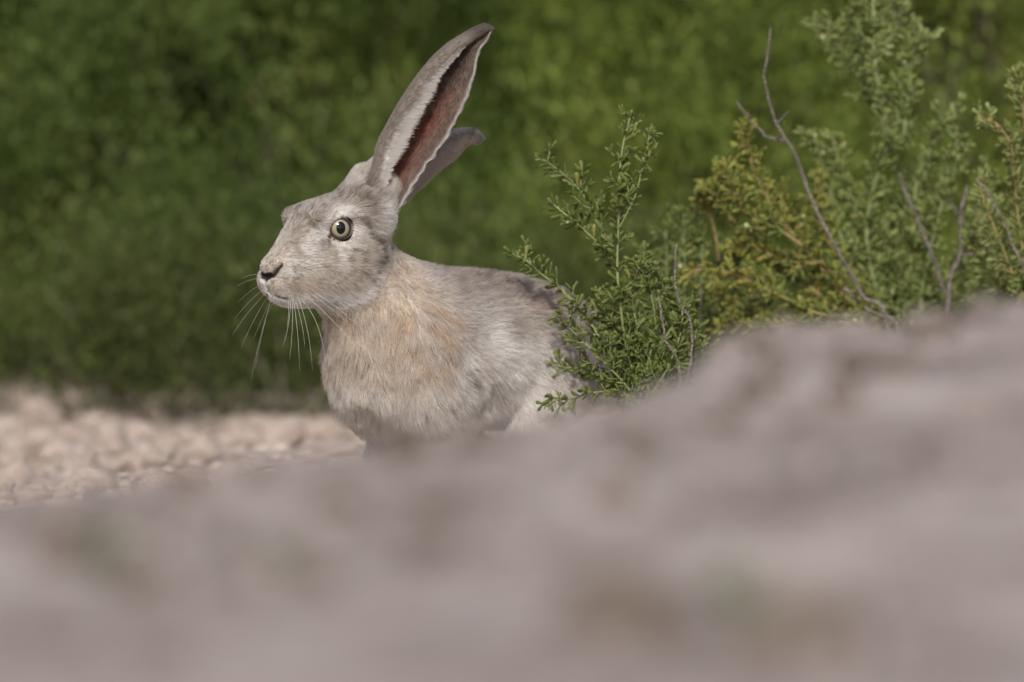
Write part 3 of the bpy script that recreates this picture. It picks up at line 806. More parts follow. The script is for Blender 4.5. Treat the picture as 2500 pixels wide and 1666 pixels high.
# ------------------------------------------------------------------ eyes
def uv_sphere(R, nu=48, nvv=32, th=math.pi):
    V = [(0, 0, R)]; Fc = []
    for i in range(1, nvv + 1):
        t = th * i / nvv
        for j in range(nu):
            p = 2 * math.pi * j / nu
            V.append((R * math.sin(t) * math.cos(p), R * math.sin(t) * math.sin(p), R * math.cos(t)))
    for j in range(nu): Fc.append((0, 1 + j, 1 + (j + 1) % nu))
    for i in range(nvv - 1):
        for j in range(nu):
            a0 = 1 + i * nu + j; a1 = 1 + i * nu + (j + 1) % nu
            Fc.append((a0, a0 + nu, a1 + nu, a1))
    return V, Fc
m_eye, t_, b_ = new_mat('eye_iris')
tc_ = t_.nodes.new('ShaderNodeTexCoord'); sx_ = t_.nodes.new('ShaderNodeSeparateXYZ'); t_.links.new(tc_.outputs['Object'], sx_.inputs[0])
cx_ = t_.nodes.new('ShaderNodeCombineXYZ'); t_.links.new(sx_.outputs[0], cx_.inputs[0]); t_.links.new(sx_.outputs[1], cx_.inputs[1])
ln_ = t_.nodes.new('ShaderNodeVectorMath'); ln_.operation = 'LENGTH'; t_.links.new(cx_.outputs[0], ln_.inputs[0])
ns_ = t_.nodes.new('ShaderNodeTexNoise'); ns_.inputs['Scale'].default_value = 900; t_.links.new(tc_.outputs['Object'], ns_.inputs['Vector'])
ad_ = t_.nodes.new('ShaderNodeMath'); ad_.operation = 'MULTIPLY_ADD'; ad_.inputs[1].default_value = 0.0012
t_.links.new(ns_.outputs['Fac'], ad_.inputs[0]); t_.links.new(ln_.outputs['Value'], ad_.inputs[2])
sc_ = t_.nodes.new('ShaderNodeMath'); sc_.operation = 'MULTIPLY'; sc_.inputs[1].default_value = 100.0; t_.links.new(ad_.outputs[0], sc_.inputs[0])
rp_ = t_.nodes.new('ShaderNodeValToRGB'); el = rp_.color_ramp.elements
el[0].position = 0.28; el[0].color = (0.23, 0.20, 0.11, 1); el[1].position = 1.0; el[1].color = (0.02, 0.014, 0.01, 1)
for p_, c_ in ((0.40, (0.24, 0.21, 0.135)), (0.60, (0.285, 0.25, 0.17)), (0.74, (0.12, 0.09, 0.06))):
    e_ = el.new(p_); e_.color = (*c_, 1)
t_.links.new(sc_.outputs[0], rp_.inputs['Fac']); t_.links.new(rp_.outputs['Color'], b_.inputs['Base Color'])
b_.inputs['Roughness'].default_value = 0.25; b_.inputs['Coat Weight'].default_value = 1.0; b_.inputs['Coat Roughness'].default_value = 0.02
m_pupil, t_, b_ = new_mat('eye_pupil'); b_.inputs['Base Color'].default_value = (0.004, 0.005, 0.007, 1); b_.inputs['Roughness'].default_value = 0.05; b_.inputs['Specular IOR Level'].default_value = 0.35
Vs, Fs = uv_sphere(EYE_R / 1000)
for sg in (1, -1):
    c = from_head(EYE_C[0], sg * EYE_C[1], EYE_C[2])[0]
    ax = nrm(HF * 0.40 + HS * sg * 0.90 + HU * 0.075)
    up = nrm(HU - ax * (HU @ ax)); rt = np.cross(up, ax)
    M = Matrix(((rt[0], up[0], ax[0]), (rt[1], up[1], ax[1]), (rt[2], up[2], ax[2])))
    eye = mesh_obj('eye', Vs, Fs, m_eye, hare); eye.location = c - off; eye.rotation_euler = M.to_euler()
    Vp, Fp = uv_sphere((EYE_R + 0.03) / 1000, 40, 8, 0.45)
    Vp = np.array(Vp)
    Vp[:, 0] *= 2.9 / 4.17; Vp = Vp / np.linalg.norm(Vp, axis=1, keepdims=True) * (EYE_R + 0.03) / 1000
    pu = mesh_obj('pupil', Vp, Fp, m_pupil, eye)

# ------------------------------------------------------------------ whiskers
def tube(pts, r0, r1, ns=5):
    pts = np.array(pts, float); n = len(pts)
    tg = nrm(np.gradient(pts, axis=0))
    ref = np.array([0.3, 0.9, 0.2]); V = []
    for i in range(n):
        x = nrm(np.cross(tg[i], ref)); y = np.cross(tg[i], x); r = r0 + (r1 - r0) * i / (n - 1)
        for k in range(ns):
            an = 2 * math.pi * k / ns; V.append(pts[i] + r * (x * math.cos(an) + y * math.sin(an)))
    Fc = []
    for i in range(n - 1):
        for k in range(ns):
            Fc.append((i * ns + k, i * ns + (k + 1) % ns, (i + 1) * ns + (k + 1) % ns, (i + 1) * ns + k))
    Fc.append(tuple(range(ns))[::-1]); Fc.append(tuple((n - 1) * ns + k for k in range(ns)))
    return np.array(V), Fc
def whisker_mat(name, c):
    m, t, b = new_mat(name); b.inputs['Base Color'].default_value = (*c, 1); b.inputs['Roughness'].default_value = 0.35
    n = t.nodes.new('ShaderNodeTexNoise'); n.inputs['Scale'].default_value = 60
    r = t.nodes.new('ShaderNodeValToRGB'); r.color_ramp.elements[0].color = (*[x * 0.8 for x in c], 1); r.color_ramp.elements[1].color = (*c, 1)
    t.links.new(n.outputs['Fac'], r.inputs['Fac']); t.links.new(r.outputs['Color'], b.inputs['Base Color'])
    return m
m_ww = whisker_mat('white_whisker', (0.75, 0.72, 0.66)); m_wb = whisker_mat('black_whisker', (0.03, 0.025, 0.025))
# (root px, tip px, sag px, colour, side)
WH = [((744, 692), (903, 822), (0, -14), 'w'), ((738, 710), (884, 868), (4, -16), 'w'), ((730, 718), (794, 915), (34, -30), 'w'),
      ((727, 716), (762, 905), (14, -10), 'w'), ((718, 725), (731, 905), (6, 0), 'w'), ((716, 722), (706, 880), (6, 10), 'w'), ((712, 722), (690, 845), (8, 10), 'w'),
      ((728, 660), (866, 652), (0, -12), 'b'), ((732, 655), (842, 646), (0, -16), 'b'), ((727, 648), (790, 610), (-4, -6), 'b'), ((744, 690), (812, 742), (0, -6), 'b'),
      ((731, 716), (752, 752), (2, -2), 'b'), ((726, 696), (780, 735), (0, -5), 'b'), ((880, 622), (922, 648), (0, -3), 'b'), ((706, 728), (700, 800), (4, 4), 'w'),
      ((722, 728), (744, 850), (8, -4), 'w'), ((750, 708), (860, 800), (2, -10), 'w')]
FW = [((655, 716), (610, 940), (-10, 4)), ((652, 715), (622, 900), (-6, 6)), ((648, 712), (588, 850), (-10, 4)), ((645, 708), (566, 820), (-12, 0)), ((642, 700), (572, 780), (-8, -6)),
      ((640, 690), (580, 740), (-8, -8)), ((638, 680), (578, 700), (-6, -10)), ((637, 672), (584, 682), (-6, -8)), ((655, 722), (618, 830), (-6, 4)), ((662, 728), (640, 790), (-4, 2))]
for (r0, t1, sg_, kcol) in WH:
    s0 = 14.5 if r0[0] < 800 else 25
    p0 = from_head(*head_px(r0[0], r0[1], s0 - 1.5))[0]
    p1 = P(t1[0], t1[1], p0[1] - 0.022); mid = (p0 + p1) / 2 + np.array([sg_[0] * PX, -0.008, -sg_[1] * PX])
    pts = [(1 - x) ** 2 * p0 + 2 * x * (1 - x) * mid + x * x * p1 for x in np.linspace(0, 1, 12)]
    V, Fc = tube(pts, 0.00011, 0.00003, 5)
    mesh_obj('whisker', V - off, Fc, m_ww if kcol == 'w' else m_wb, hare)
for (r0, t1, sg_) in FW:
    p0 = from_head(*head_px(r0[0] + 14, r0[1] - 4, -11))[0]
    p1 = P(t1[0], t1[1], p0[1] + 0.03); mid = (p0 + p1) / 2 + np.array([sg_[0] * PX, 0.01, -sg_[1] * PX])
    pts = [(1 - x) ** 2 * p0 + 2 * x * (1 - x) * mid + x * x * p1 for x in np.linspace(0, 1, 12)]
    V, Fc = tube(pts, 0.00010, 0.00003, 5)
    mesh_obj('whisker', V - off, Fc, m_ww, hare)

# ------------------------------------------------------------------ placing things on the ground seen at a photo pixel
def hit(px, py):
    ds = np.linspace(3.0, 14.0, 2200)
    xs = (px - 1250) / FPX * ds; zs = CAMZ - (py - HOR) / FPX * ds
    g = ground_h(xs, CAMY + ds)
    k = np.argmax(zs <= g)
    return np.array([xs[k], CAMY + ds[k], g[k]])

# ------------------------------------------------------------------ leaf and stem builders
def leaf_shape(n_ring=5, ns=6, wide=0.36, thick=0.13, bend=0.12):
    V = [(0, 0, 0)]; Fc = []
    prof = [0.35, 0.55, 0.9, 1.0, 0.7][:n_ring]; pos = [0.12, 0.35, 0.6, 0.8, 0.94][:n_ring]
    for p, r in zip(pos, prof):
        for k in range(ns):
            an = 2 * math.pi * k / ns
            V.append((math.cos(an) * r * wide / 2, math.sin(an) * r * thick / 2 + bend * p * p, p))
    V.append((0, bend, 1.0))
    for k in range(ns): Fc.append((0, 1 + (k + 1) % ns, 1 + k))
    for i in range(n_ring - 1):
        for k in range(ns):
            a = 1 + i * ns + k; b = 1 + i * ns + (k + 1) % ns
            Fc.append((a, b, b + ns, a + ns))
    e = len(V) - 1
    for k in range(ns): Fc.append((e, e - ns + k, e - ns + (k + 1) % ns))
    return np.array(V), Fc
LV, LF = leaf_shape()
LT = []
for f in LF:
    for k in range(1, len(f) - 1): LT.append((f[0], f[k], f[k + 1]))
LT = np.array(LT)

def frame_from(z, roll):
    z = nrm(np.array(z, float)); x = nrm(np.cross(z, np.array([0.31, 0.77, 0.55]))); y = np.cross(z, x)
    c, s = math.cos(roll), math.sin(roll)
    return np.stack([x * c + y * s, -x * s + y * c, z], 1)

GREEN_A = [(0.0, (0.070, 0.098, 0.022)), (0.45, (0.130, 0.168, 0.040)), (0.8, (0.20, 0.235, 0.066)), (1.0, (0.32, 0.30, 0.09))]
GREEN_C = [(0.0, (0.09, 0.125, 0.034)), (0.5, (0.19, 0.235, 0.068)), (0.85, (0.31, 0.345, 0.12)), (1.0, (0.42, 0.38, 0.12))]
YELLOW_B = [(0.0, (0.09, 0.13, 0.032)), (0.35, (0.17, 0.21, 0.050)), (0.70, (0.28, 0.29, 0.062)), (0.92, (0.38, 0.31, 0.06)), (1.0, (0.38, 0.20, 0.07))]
m_stem_g = mat_noise('green_stem', (0.15, 0.20, 0.08), (0.25, 0.26, 0.11), 40, 0.6)
m_stem_y = mat_noise('yellow_stem', (0.17, 0.16, 0.06), (0.30, 0.21, 0.09), 40, 0.6)
m_wood = mat_noise('grey_brown_twig', (0.16, 0.138, 0.112), (0.30, 0.262, 0.220), 120, 0.9, 0.8, 500)
m_bud = mat_noise('pale_bud', (0.32, 0.36, 0.16), (0.45, 0.46, 0.26), 60, 0.6)
leaf_mesh_cache = {}

def near_plant(name, label, base_px, y, stems, twigs, ramp, stem_mat, seed, n_obj=110, leaf_len=26, density=1.0, ydep=0.05, budn=10, group=None):
    R = random.Random(seed)
    bx = P(base_px[0], base_px[1], y); gz = float(ground_h(bx[0], y)); 
    root = empty(name, (bx[0], y, gz)); o3 = np.array(root.location)
    tag(root, label, 'plant', group)
    m_obj = mat_leaf(name + '_leaf', ramp, attr=False); m_join = mat_leaf(name + '_foliage', ramp)
    leaves = []; tips = []; bl = []
    def add_leaf(p, d, L, tone):
        leaves.append((np.array(p), nrm(np.array(d)), L, R.uniform(0, 6.28), tone))
    def unit():
        while True:
            v = np.array([R.uniform(-1, 1), R.uniform(-1, 1), R.uniform(-1, 1)])
            if 0.05 < v @ v < 1: return nrm(v)
    minis_v, minis_f = [], []
    def mini(pts, r):
        V, Fc = tube(pts, r, r * 0.5, 4); o = sum(len(q) for q in minis_v); minis_v.append(V); minis_f.extend([tuple(x + o for x in f) for f in Fc])
    def branchlet(p, d, L, tone):
        n = max(3, int(L / (8.5 * PX))); pts = [np.array(p)]
        cur = np.array(d)
        for k in range(n):
            cur = nrm(cur + unit() * 0.18 + np.array([0, 0, 0.10])); pts.append(pts[-1] + cur * L / n)
        mini(pts, 0.0007)
        for k in range(1, n + 1):
            for q in range(2 if k < n else 3):
                dd = nrm(cur * (0.75 if k < n else 1.3) + unit() * 0.95)
                add_leaf(pts[k], dd, leaf_len * PX * R.uniform(0.5, 1.0), tone + R.uniform(-0.2, 0.2))
        tips.append(pts[-1])
    for (pl, r0, r1, lo) in stems:
        yy = y + R.uniform(-ydep, ydep) * 0.6
        pts = [P(q[0], q[1], yy + (R.uniform(-0.008, 0.008))) for q in pl]
        if pl[0][1] > 700:
            g0 = np.array([0.2 * pts[0][0] + 0.8 * o3[0], 0.3 * pts[0][1] + 0.7 * o3[1], 0.0]); g0[2] = ground_h(g0[0], g0[1]) - 0.01; gm = 0.45 * g0 + 0.55 * pts[0] + np.array([(pts[0][0] - g0[0]) * 0.25, 0, 0]); pts = [g0, gm] + pts
        pts = catmull(pts, max(12, int(len(pts) * 6)))
        V, Fc = tube(pts, r0 * PX, r1 * PX, 7)
        mesh_obj('stem', V - o3, Fc, stem_mat, root)
        seg = np.linalg.norm(np.diff(pts, axis=0), axis=1); cum = np.concatenate([[0], np.cumsum(seg)])
        d = 0.0; total = cum[-1]; step = 17 * PX / density
        d = max(lo, 0.16) * total
        while d < total:
            i = min(np.searchsorted(cum, d, 'right') - 1, len(pts) - 2)
            p = pts[i] + (pts[i + 1] - pts[i]) * ((d - cum[i]) / max(seg[i], 1e-6)); tg = nrm(pts[i + 1] - pts[i])
            fr = d / total
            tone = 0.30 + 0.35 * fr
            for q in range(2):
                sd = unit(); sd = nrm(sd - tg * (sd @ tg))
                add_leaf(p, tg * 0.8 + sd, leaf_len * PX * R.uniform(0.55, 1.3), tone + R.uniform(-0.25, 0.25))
            if R.random() < 0.72:
                sd = unit(); sd[1] *= 0.6; sd = nrm(sd - tg * (sd @ tg))
                branchlet(p, nrm(tg * 0.7 + sd), PX * R.uniform(25, 70) * (1.15 - 0.6 * fr), tone)
            d += step * R.uniform(0.7, 1.3)
        add_leaf(pts[-1], tg, leaf_len * PX * 0.7, 0.7)
        for q in range(5): add_leaf(pts[-1], tg + unit() * 0.8, leaf_len * PX * R.uniform(0.5, 0.8), 0.75)
        tips.append(pts[-1])
    for (pl, r0, r1) in twigs:
        yy = y - ydep * R.uniform(0.5, 1.0)
        pts = [P(q[0], q[1], yy) for q in pl]
        if pl[0][1] > 740:
            g0 = np.array([0.3 * pts[0][0] + 0.7 * o3[0], 0.3 * yy + 0.7 * y, 0.0]); g0[2] = ground_h(g0[0], g0[1]) - 0.01; pts = [g0] + pts
        pts = catmull(pts, len(pts) * 6); pts += np.array([unit() for _ in pts]) * 0.0006
        V, Fc = tube(pts, r0 * PX, r1 * PX, 7)
        mesh_obj('twig', V - o3, Fc, m_wood, root)
    V = np.concatenate(minis_v); mesh_obj('branchlet', V - o3, minis_f, stem_mat, root)['kind'] = 'stuff'
    order = sorted(range(len(leaves)), key=lambda k: -leaves[k][2])
    pick = set(order[:n_obj])
    if name not in leaf_mesh_cache:
        me = bpy.data.meshes.new('leaf'); me.from_pydata(LV.tolist(), [], LF); me.polygons.foreach_set('use_smooth', [True] * len(LF)); me.materials.append(m_obj); leaf_mesh_cache[name] = me
    me = leaf_mesh_cache[name]
    JV, JT, JC = [], [], []
    for k, (p, d, L, roll, tone) in enumerate(leaves):
        Rm = frame_from(d, roll)
        if k in pick:
            o = link_copy('leaf', me, root)
            Rs = Rm * L
            o.matrix_local = Matrix([[*Rs[0], p[0] - o3[0]], [*Rs[1], p[1] - o3[1]], [*Rs[2], p[2] - o3[2]], [0, 0, 0, 1]])
        else:
            v = (LV * np.array([1, 1, 1])) @ Rm.T * L + p - o3
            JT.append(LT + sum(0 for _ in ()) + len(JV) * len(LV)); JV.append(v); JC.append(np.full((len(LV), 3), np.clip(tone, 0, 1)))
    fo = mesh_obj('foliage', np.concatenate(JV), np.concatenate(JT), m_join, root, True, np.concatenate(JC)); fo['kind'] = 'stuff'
    bm = bmesh.new(); bmesh.ops.create_icosphere(bm, subdivisions=2, radius=1.0)
    for v_ in bm.verts: v_.co.z *= 1.15; v_.co *= 1 + 0.12 * math.sin(7 * v_.co.x) * math.cos(5 * v_.co.y)
    mb = bpy.data.meshes.new('bud'); bm.to_mesh(mb); bm.free(); mb.materials.append(m_bud); mb.polygons.foreach_set('use_smooth', [True] * len(mb.polygons))
    R.shuffle(tips)
    for p in tips[:budn]:
        o = link_copy('bud', mb, root); o.location = p - o3; r = R.uniform(4.5, 7) * PX; o.scale = (r, r, r)
    return root

# ------------------------------------------------------------------ the four plants beside the hare
near_plant('leafy_plant', 'slender bushy green plant growing against the hare\'s rump', (1570, 1000), 0.088,
    [([(1560, 960), (1530, 850), (1512, 722), (1507, 643), (1510, 551), (1510, 471), (1519, 367), (1538, 288)], 5, 2.5, 0.10),
     ([(1545, 970), (1480, 850), (1420, 760), (1368, 705), (1320, 668), (1290, 640), (1264, 625)], 4, 2.5, 0.25),
     ([(1512, 700), (1480, 620), (1430, 565), (1370, 515), (1352, 500)], 3, 2, 0.2),
     ([(1512, 640), (1470, 560), (1420, 470), (1370, 420), (1325, 388)], 2.2, 1.5, 0.35),
     ([(1540, 990), (1490, 930), (1440, 900), (1395, 900), (1350, 890)], 3, 2, 0.25),
     ([(1560, 990), (1500, 960), (1440, 960), (1400, 975), (1350, 970)], 2.6, 1.6, 0.35),
     ([(1550, 980), (1470, 880), (1410, 820), (1380, 790), (1366, 770)], 3, 2, 0.3),
     ([(1570, 990), (1580, 900), (1600, 800), (1590, 720), (1570, 640)], 3.5, 2, 0.15),
     ([(1585, 990), (1630, 900), (1660, 820), (1665, 760), (1640, 700)], 3.5, 2, 0.15),
     ([(1510, 560), (1550, 480), (1570, 400), (1585, 330)], 2.2, 1.4, 0.2),
     ([(1590, 990), (1620, 950), (1650, 900), (1690, 860), (1700, 800)], 3, 2, 0.1),
     ([(1580, 990), (1600, 930), (1610, 860), (1640, 800), (1690, 740)], 3, 2, 0.1),
     ([(1570, 990), (1550, 900), (1555, 800), (1540, 720), (1560, 650)], 3, 2, 0.1),
     ([(1600, 990), (1640, 930), (1680, 880), (1720, 850)], 3, 2, 0.1),
     ([(1560, 980), (1535, 900), (1510, 820), (1475, 765), (1455, 720)], 3, 2, 0.25),
     ([(1575, 990), (1560, 930), (1520, 890), (1490, 850), (1470, 810)], 3, 2, 0.2)],
    [([(1690, 850), (1660, 740), (1648, 680), (1651, 594)], 5.5, 2.5), ([(1660, 930), (1625, 830), (1608, 725)], 6, 2.5)],
    GREEN_A, m_stem_g, 11, n_obj=150, leaf_len=32, ydep=0.04, budn=9)
near_plant('yellowing_plant', 'yellowing withered plant with a bare woody twig standing up from it', (2120, 830), 0.30,
    [([(2110, 800), (2040, 700), (1960, 600), (1890, 510), (1835, 400), (1822, 300)], 6, 2.5, 0.1),
     ([(2090, 810), (2000, 720), (1900, 640), (1810, 560), (1760, 500), (1735, 450)], 5, 2.5, 0.1),
     ([(2100, 810), (1980, 760), (1860, 700), (1760, 660), (1690, 660)], 5, 2.5, 0.1),
     ([(2120, 800), (2060, 660), (2010, 560), (1990, 480), (2010, 440)], 5, 2.5, 0.1),
     ([(2080, 815), (1980, 790), (1880, 770), (1800, 740), (1740, 700)], 4, 2, 0.1),
     ([(2120, 810), (2070, 720), (2010, 640), (1950, 560), (1900, 470)], 5, 2.5, 0.1),
     ([(2060, 820), (1960, 800), (1850, 800), (1760, 790)], 4, 2, 0.1),
     ([(1960, 600), (1900, 560), (1830, 530), (1790, 470), (1770, 400)], 4, 2, 0.1),
     ([(2010, 640), (1940, 640), (1850, 610), (1790, 600)], 3, 2, 0.1),
     ([(1755, 640), (1750, 590), (1735, 520), (1722, 465)], 4, 3, 0.55)],
    [([(2168, 802), (2107, 722), (2046, 612), (1990, 505), (1972, 465), (1942, 380), (1899, 306), (1868, 202), (1873, 140), (1882, 70)], 7.5, 2.6),
     ([(1925, 345), (1890, 338), (1862, 332)], 5, 2.5), ([(1868, 330), (1830, 290), (1800, 250)], 3.5, 2.0), ([(1899, 300), (1925, 270)], 2.6, 1.2), ([(2200, 830), (2120, 760), (2060, 700)], 8, 5)],
    YELLOW_B, m_stem_y, 12, n_obj=130, leaf_len=31, ydep=0.05, budn=22, density=1.7)
near_plant('tall_plant', 'tall blue-green plant with pale stems and forked grey wood at its base', (2240, 800), 0.38,
    [([(2150, 760), (2119, 612), (2125, 490), (2168, 343), (2155, 260), (2137, 165), (2131, 37), (2135, -30)], 7, 3.5, 0.05),
     ([(2168, 343), (2137, 257), (2101, 178), (2040, 104), (1985, 55)], 4, 2, 0.15),
     ([(2180, 420), (2205, 337), (2214, 263), (2229, 159), (2250, 90)], 5, 2.5, 0.1),
     ([(2155, 330), (2180, 220), (2220, 130), (2240, 60)], 3, 2, 0.3),
     ([(2220, 700), (2230, 560), (2240, 440), (2290, 330), (2346, 245)], 5, 2.5, 0.1),
     ([(2250, 740), (2270, 620), (2300, 500), (2330, 420), (2335, 340)], 5, 2.5, 0.1),
     ([(2200, 760), (2180, 640), (2140, 560), (2080, 480), (2050, 400), (2035, 340)], 5, 2.5, 0.15),
     ([(2180, 770), (2100, 680), (2060, 600), (2040, 520), (2000, 400), (1990, 330)], 4.5, 2.5, 0.25),
     ([(2260, 760), (2330, 660), (2390, 560), (2410, 470), (2400, 400)], 5, 2.5, 0.1),
     ([(2240, 770), (2200, 690), (2190, 600), (2200, 520), (2240, 450)], 5, 2.5, 0.05),
     ([(2210, 780), (2130, 720), (2080, 660), (2090, 600)], 4, 2.5, 0.05),
     ([(2270, 780), (2300, 720), (2390, 680), (2420, 640)], 4, 2.5, 0.05),
     ([(2137, 165), (2165, 110), (2190, 60), (2200, 20)], 3, 2, 0.2),
     ([(2230, 780), (2170, 700), (2150, 620), (2170, 540)], 4, 2.5, 0.05), ([(2250, 780), (2260, 700), (2250, 600), (2280, 520)], 4, 2.5, 0.05),
     ([(2280, 780), (2340, 740), (2400, 720), (2450, 700)], 4, 2.5, 0.05), ([(2270, 780), (2300, 690), (2370, 600), (2380, 520)], 4, 2.5, 0.05), ([(2200, 780), (2120, 740), (2050, 700)], 4, 2.5, 0.05),
     ([(2137, 200), (2100, 120), (2075, 60), (2080, 20)], 3, 2, 0.2)],
    [([(2315, 790), (2303, 704), (2272, 612), (2229, 514), (2193, 422)], 9, 4), ([(2312, 770), (2321, 679), (2346, 612), (2346, 532), (2361, 453)], 8.5, 4.5), ([(2346, 540), (2330, 505), (2318, 485)], 4, 2), ([(2346, 628), (2400, 612), (2440, 588), (2458, 592)], 5, 3), ([(2440, 590), (2470, 605), (2495, 600)], 3, 1.6)],
    GREEN_C, m_stem_g, 13, n_obj=150, leaf_len=32, ydep=0.06, budn=26, density=1.3)
near_plant('leaning_plant', 'leafy green plant with a few orange stems leaning in beside the forked twig', (2540, 790), 0.26,
    [([(2520, 760), (2500, 620), (2480, 480), (2470, 360), (2430, 300), (2395, 290)], 6, 3, 0.1),
     ([(2530, 760), (2525, 600), (2510, 420), (2500, 280), (2490, 170)], 6, 3, 0.1),
     ([(2510, 770), (2470, 660), (2430, 560), (2400, 480), (2390, 430)], 5, 2.5, 0.1),
     ([(2500, 780), (2450, 700), (2400, 640), (2380, 560)], 4, 2.5, 0.1),
     ([(2540, 760), (2560, 600), (2570, 420), (2560, 260)], 6, 3, 0.1),
     ([(2560, 770), (2620, 640), (2650, 500), (2660, 380)], 6, 3, 0.1)],
    [([(2520, 760), (2470, 590), (2420, 480), (2385, 440)], 5, 3)],
    GREEN_C, m_stem_y, 14, n_obj=90, leaf_len=32, ydep=0.05, budn=10, density=1.4)

near_plant('low_plant', 'low soft green plant filling the gap between the slender plant and the yellowing one', (1700, 880), 0.34,
    [([(1690 + dx, 880), (1690 + dx * 1.6, 800 - abs(dx) * 0.2), (1690 + dx * 2.2, 720 + abs(dx) * 0.3), (1690 + dx * 2.6, hy)], 4, 2, 0.1)
     for dx, hy in ((-60, 690), (-42, 610), (-25, 560), (-8, 520), (10, 560), (28, 590), (45, 640), (62, 700), (-70, 780), (72, 760))],
    [([(1700, 880), (1712, 760), (1705, 640)], 4, 2)], GREEN_A, m_stem_g, 15, n_obj=60, leaf_len=30, ydep=0.05, budn=10, density=1.2)

# ------------------------------------------------------------------ shrubs behind
def bush_mesh(seed, R0, H, n_cl, n_leaf, lsize, shell):
    r = np.random.default_rng(seed)
    V, Tn = [], []
    az = r.uniform(0, 2 * math.pi, n_cl); hh = r.uniform(0.0, 1, n_cl) ** 0.8
    rr = R0 * np.sqrt(np.clip(1 - (hh * 0.92) ** 2.4, 0.05, 1)) * r.uniform(shell, 1.05, n_cl) * (1 + 0.22 * np.sin(3 * az + seed) + 0.15 * np.sin(5 * az + 2 * seed))
    rr *= np.where(hh < 0.12, 0.8 + hh, 1)
    cl = np.stack([rr * np.cos(az), rr * np.sin(az), 0.03 + hh * H], -1)
    gap = fnoise(cl + seed, 6.5, 2)
    cl = cl[gap > 0.465]; n_cl = len(cl)
    stems = cl
    out_dir = nrm(cl * np.array([1, 1, 0.8]) + np.array([0, 0, 0.2]))
    ci = r.integers(0, n_cl, n_leaf)
    along = r.uniform(-1, 1, n_leaf)[:, None]
    c0 = cl[ci] + out_dir[ci] * along * 0.05 + r.normal(0, 0.017, (n_leaf, 3))
    d = nrm(out_dir[ci] * 0.6 + r.normal(0, 0.55, (n_leaf, 3)) + np.array([0, 0, 0.55]))
    sd = nrm(np.cross(d, r.normal(0, 1, (n_leaf, 3))))
    L = (lsize * r.uniform(0.6, 1.3, n_leaf))[:, None]
    up = np.cross(d, sd)
    a = c0; b = c0 + d * L * 0.5 + sd * L * 0.19 + up * L * 0.06; c = c0 + d * L; e = c0 + d * L * 0.5 - sd * L * 0.19 + up * L * 0.06
    V = np.stack([a, b, c, e], 1).reshape(-1, 3)
    Fq = np.arange(n_leaf * 4).reshape(-1, 4)
    V[:, 2] = np.maximum(V[:, 2], 0.004)
    tone_c = np.clip(0.5 + 2.2 * (fnoise(cl + 3.3 * seed, 7.0, 2) - 0.5) + r.normal(0, 0.15, n_cl), 0, 1)
    tone = np.clip(0.65 * tone_c[ci] + 0.35 * r.random(n_leaf), 0, 1)
    return V, Fq, np.repeat(tone, 4)[:, None].repeat(3, 1), stems[::2]
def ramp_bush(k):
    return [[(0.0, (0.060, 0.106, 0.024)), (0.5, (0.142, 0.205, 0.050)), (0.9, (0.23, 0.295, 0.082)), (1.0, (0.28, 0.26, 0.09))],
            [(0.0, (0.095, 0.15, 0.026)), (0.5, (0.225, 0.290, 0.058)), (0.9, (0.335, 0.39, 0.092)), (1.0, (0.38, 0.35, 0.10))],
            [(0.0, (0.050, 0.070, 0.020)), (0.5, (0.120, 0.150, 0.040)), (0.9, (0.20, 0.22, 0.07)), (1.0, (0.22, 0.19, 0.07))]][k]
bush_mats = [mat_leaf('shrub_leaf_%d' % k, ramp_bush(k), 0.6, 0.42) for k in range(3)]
bush_lib = {}
def bush(kind, var, x, y, rz, sc_, label, group='shrubs in the thicket behind the hare'):
    key = (kind, var)
    if key not in bush_lib:
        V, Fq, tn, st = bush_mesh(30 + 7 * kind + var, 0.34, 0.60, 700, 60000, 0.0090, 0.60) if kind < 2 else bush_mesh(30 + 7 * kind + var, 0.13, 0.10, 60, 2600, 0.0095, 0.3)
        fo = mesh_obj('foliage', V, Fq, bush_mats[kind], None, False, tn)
        Vs_, Fs_ = [], []
        fe = fo.data
        stems = []
        for s_ in st[::14]:
            p = catmull([(s_[0] * 0.06, s_[1] * 0.06, -0.03), (s_[0] * 0.35, s_[1] * 0.35, s_[2] * 0.5), s_], 8)
            V2, F2 = tube(p, 0.0032, 0.001, 5)
            so_ = mesh_obj('stem', V2, F2, m_wood); stems.append(so_.data); bpy.data.objects.remove(so_)
        bpy.data.objects.remove(fo)
        bush_lib[key] = (fe, stems)
    fe, stems = bush_lib[key]
    g = float(ground_h(x, y))
    root = empty('shrub', (x, y, g)); root.rotation_euler = (0, 0, rz); root.scale = (sc_, sc_, sc_)
    tag(root, label, 'shrub', group)
    f = link_copy('foliage', fe, root); f['kind'] = 'stuff'
    for s_ in stems: link_copy('stem', s_, root)
    return root
def bx_at(px, y): return (px - 1250) / FPX * (y - CAMY)
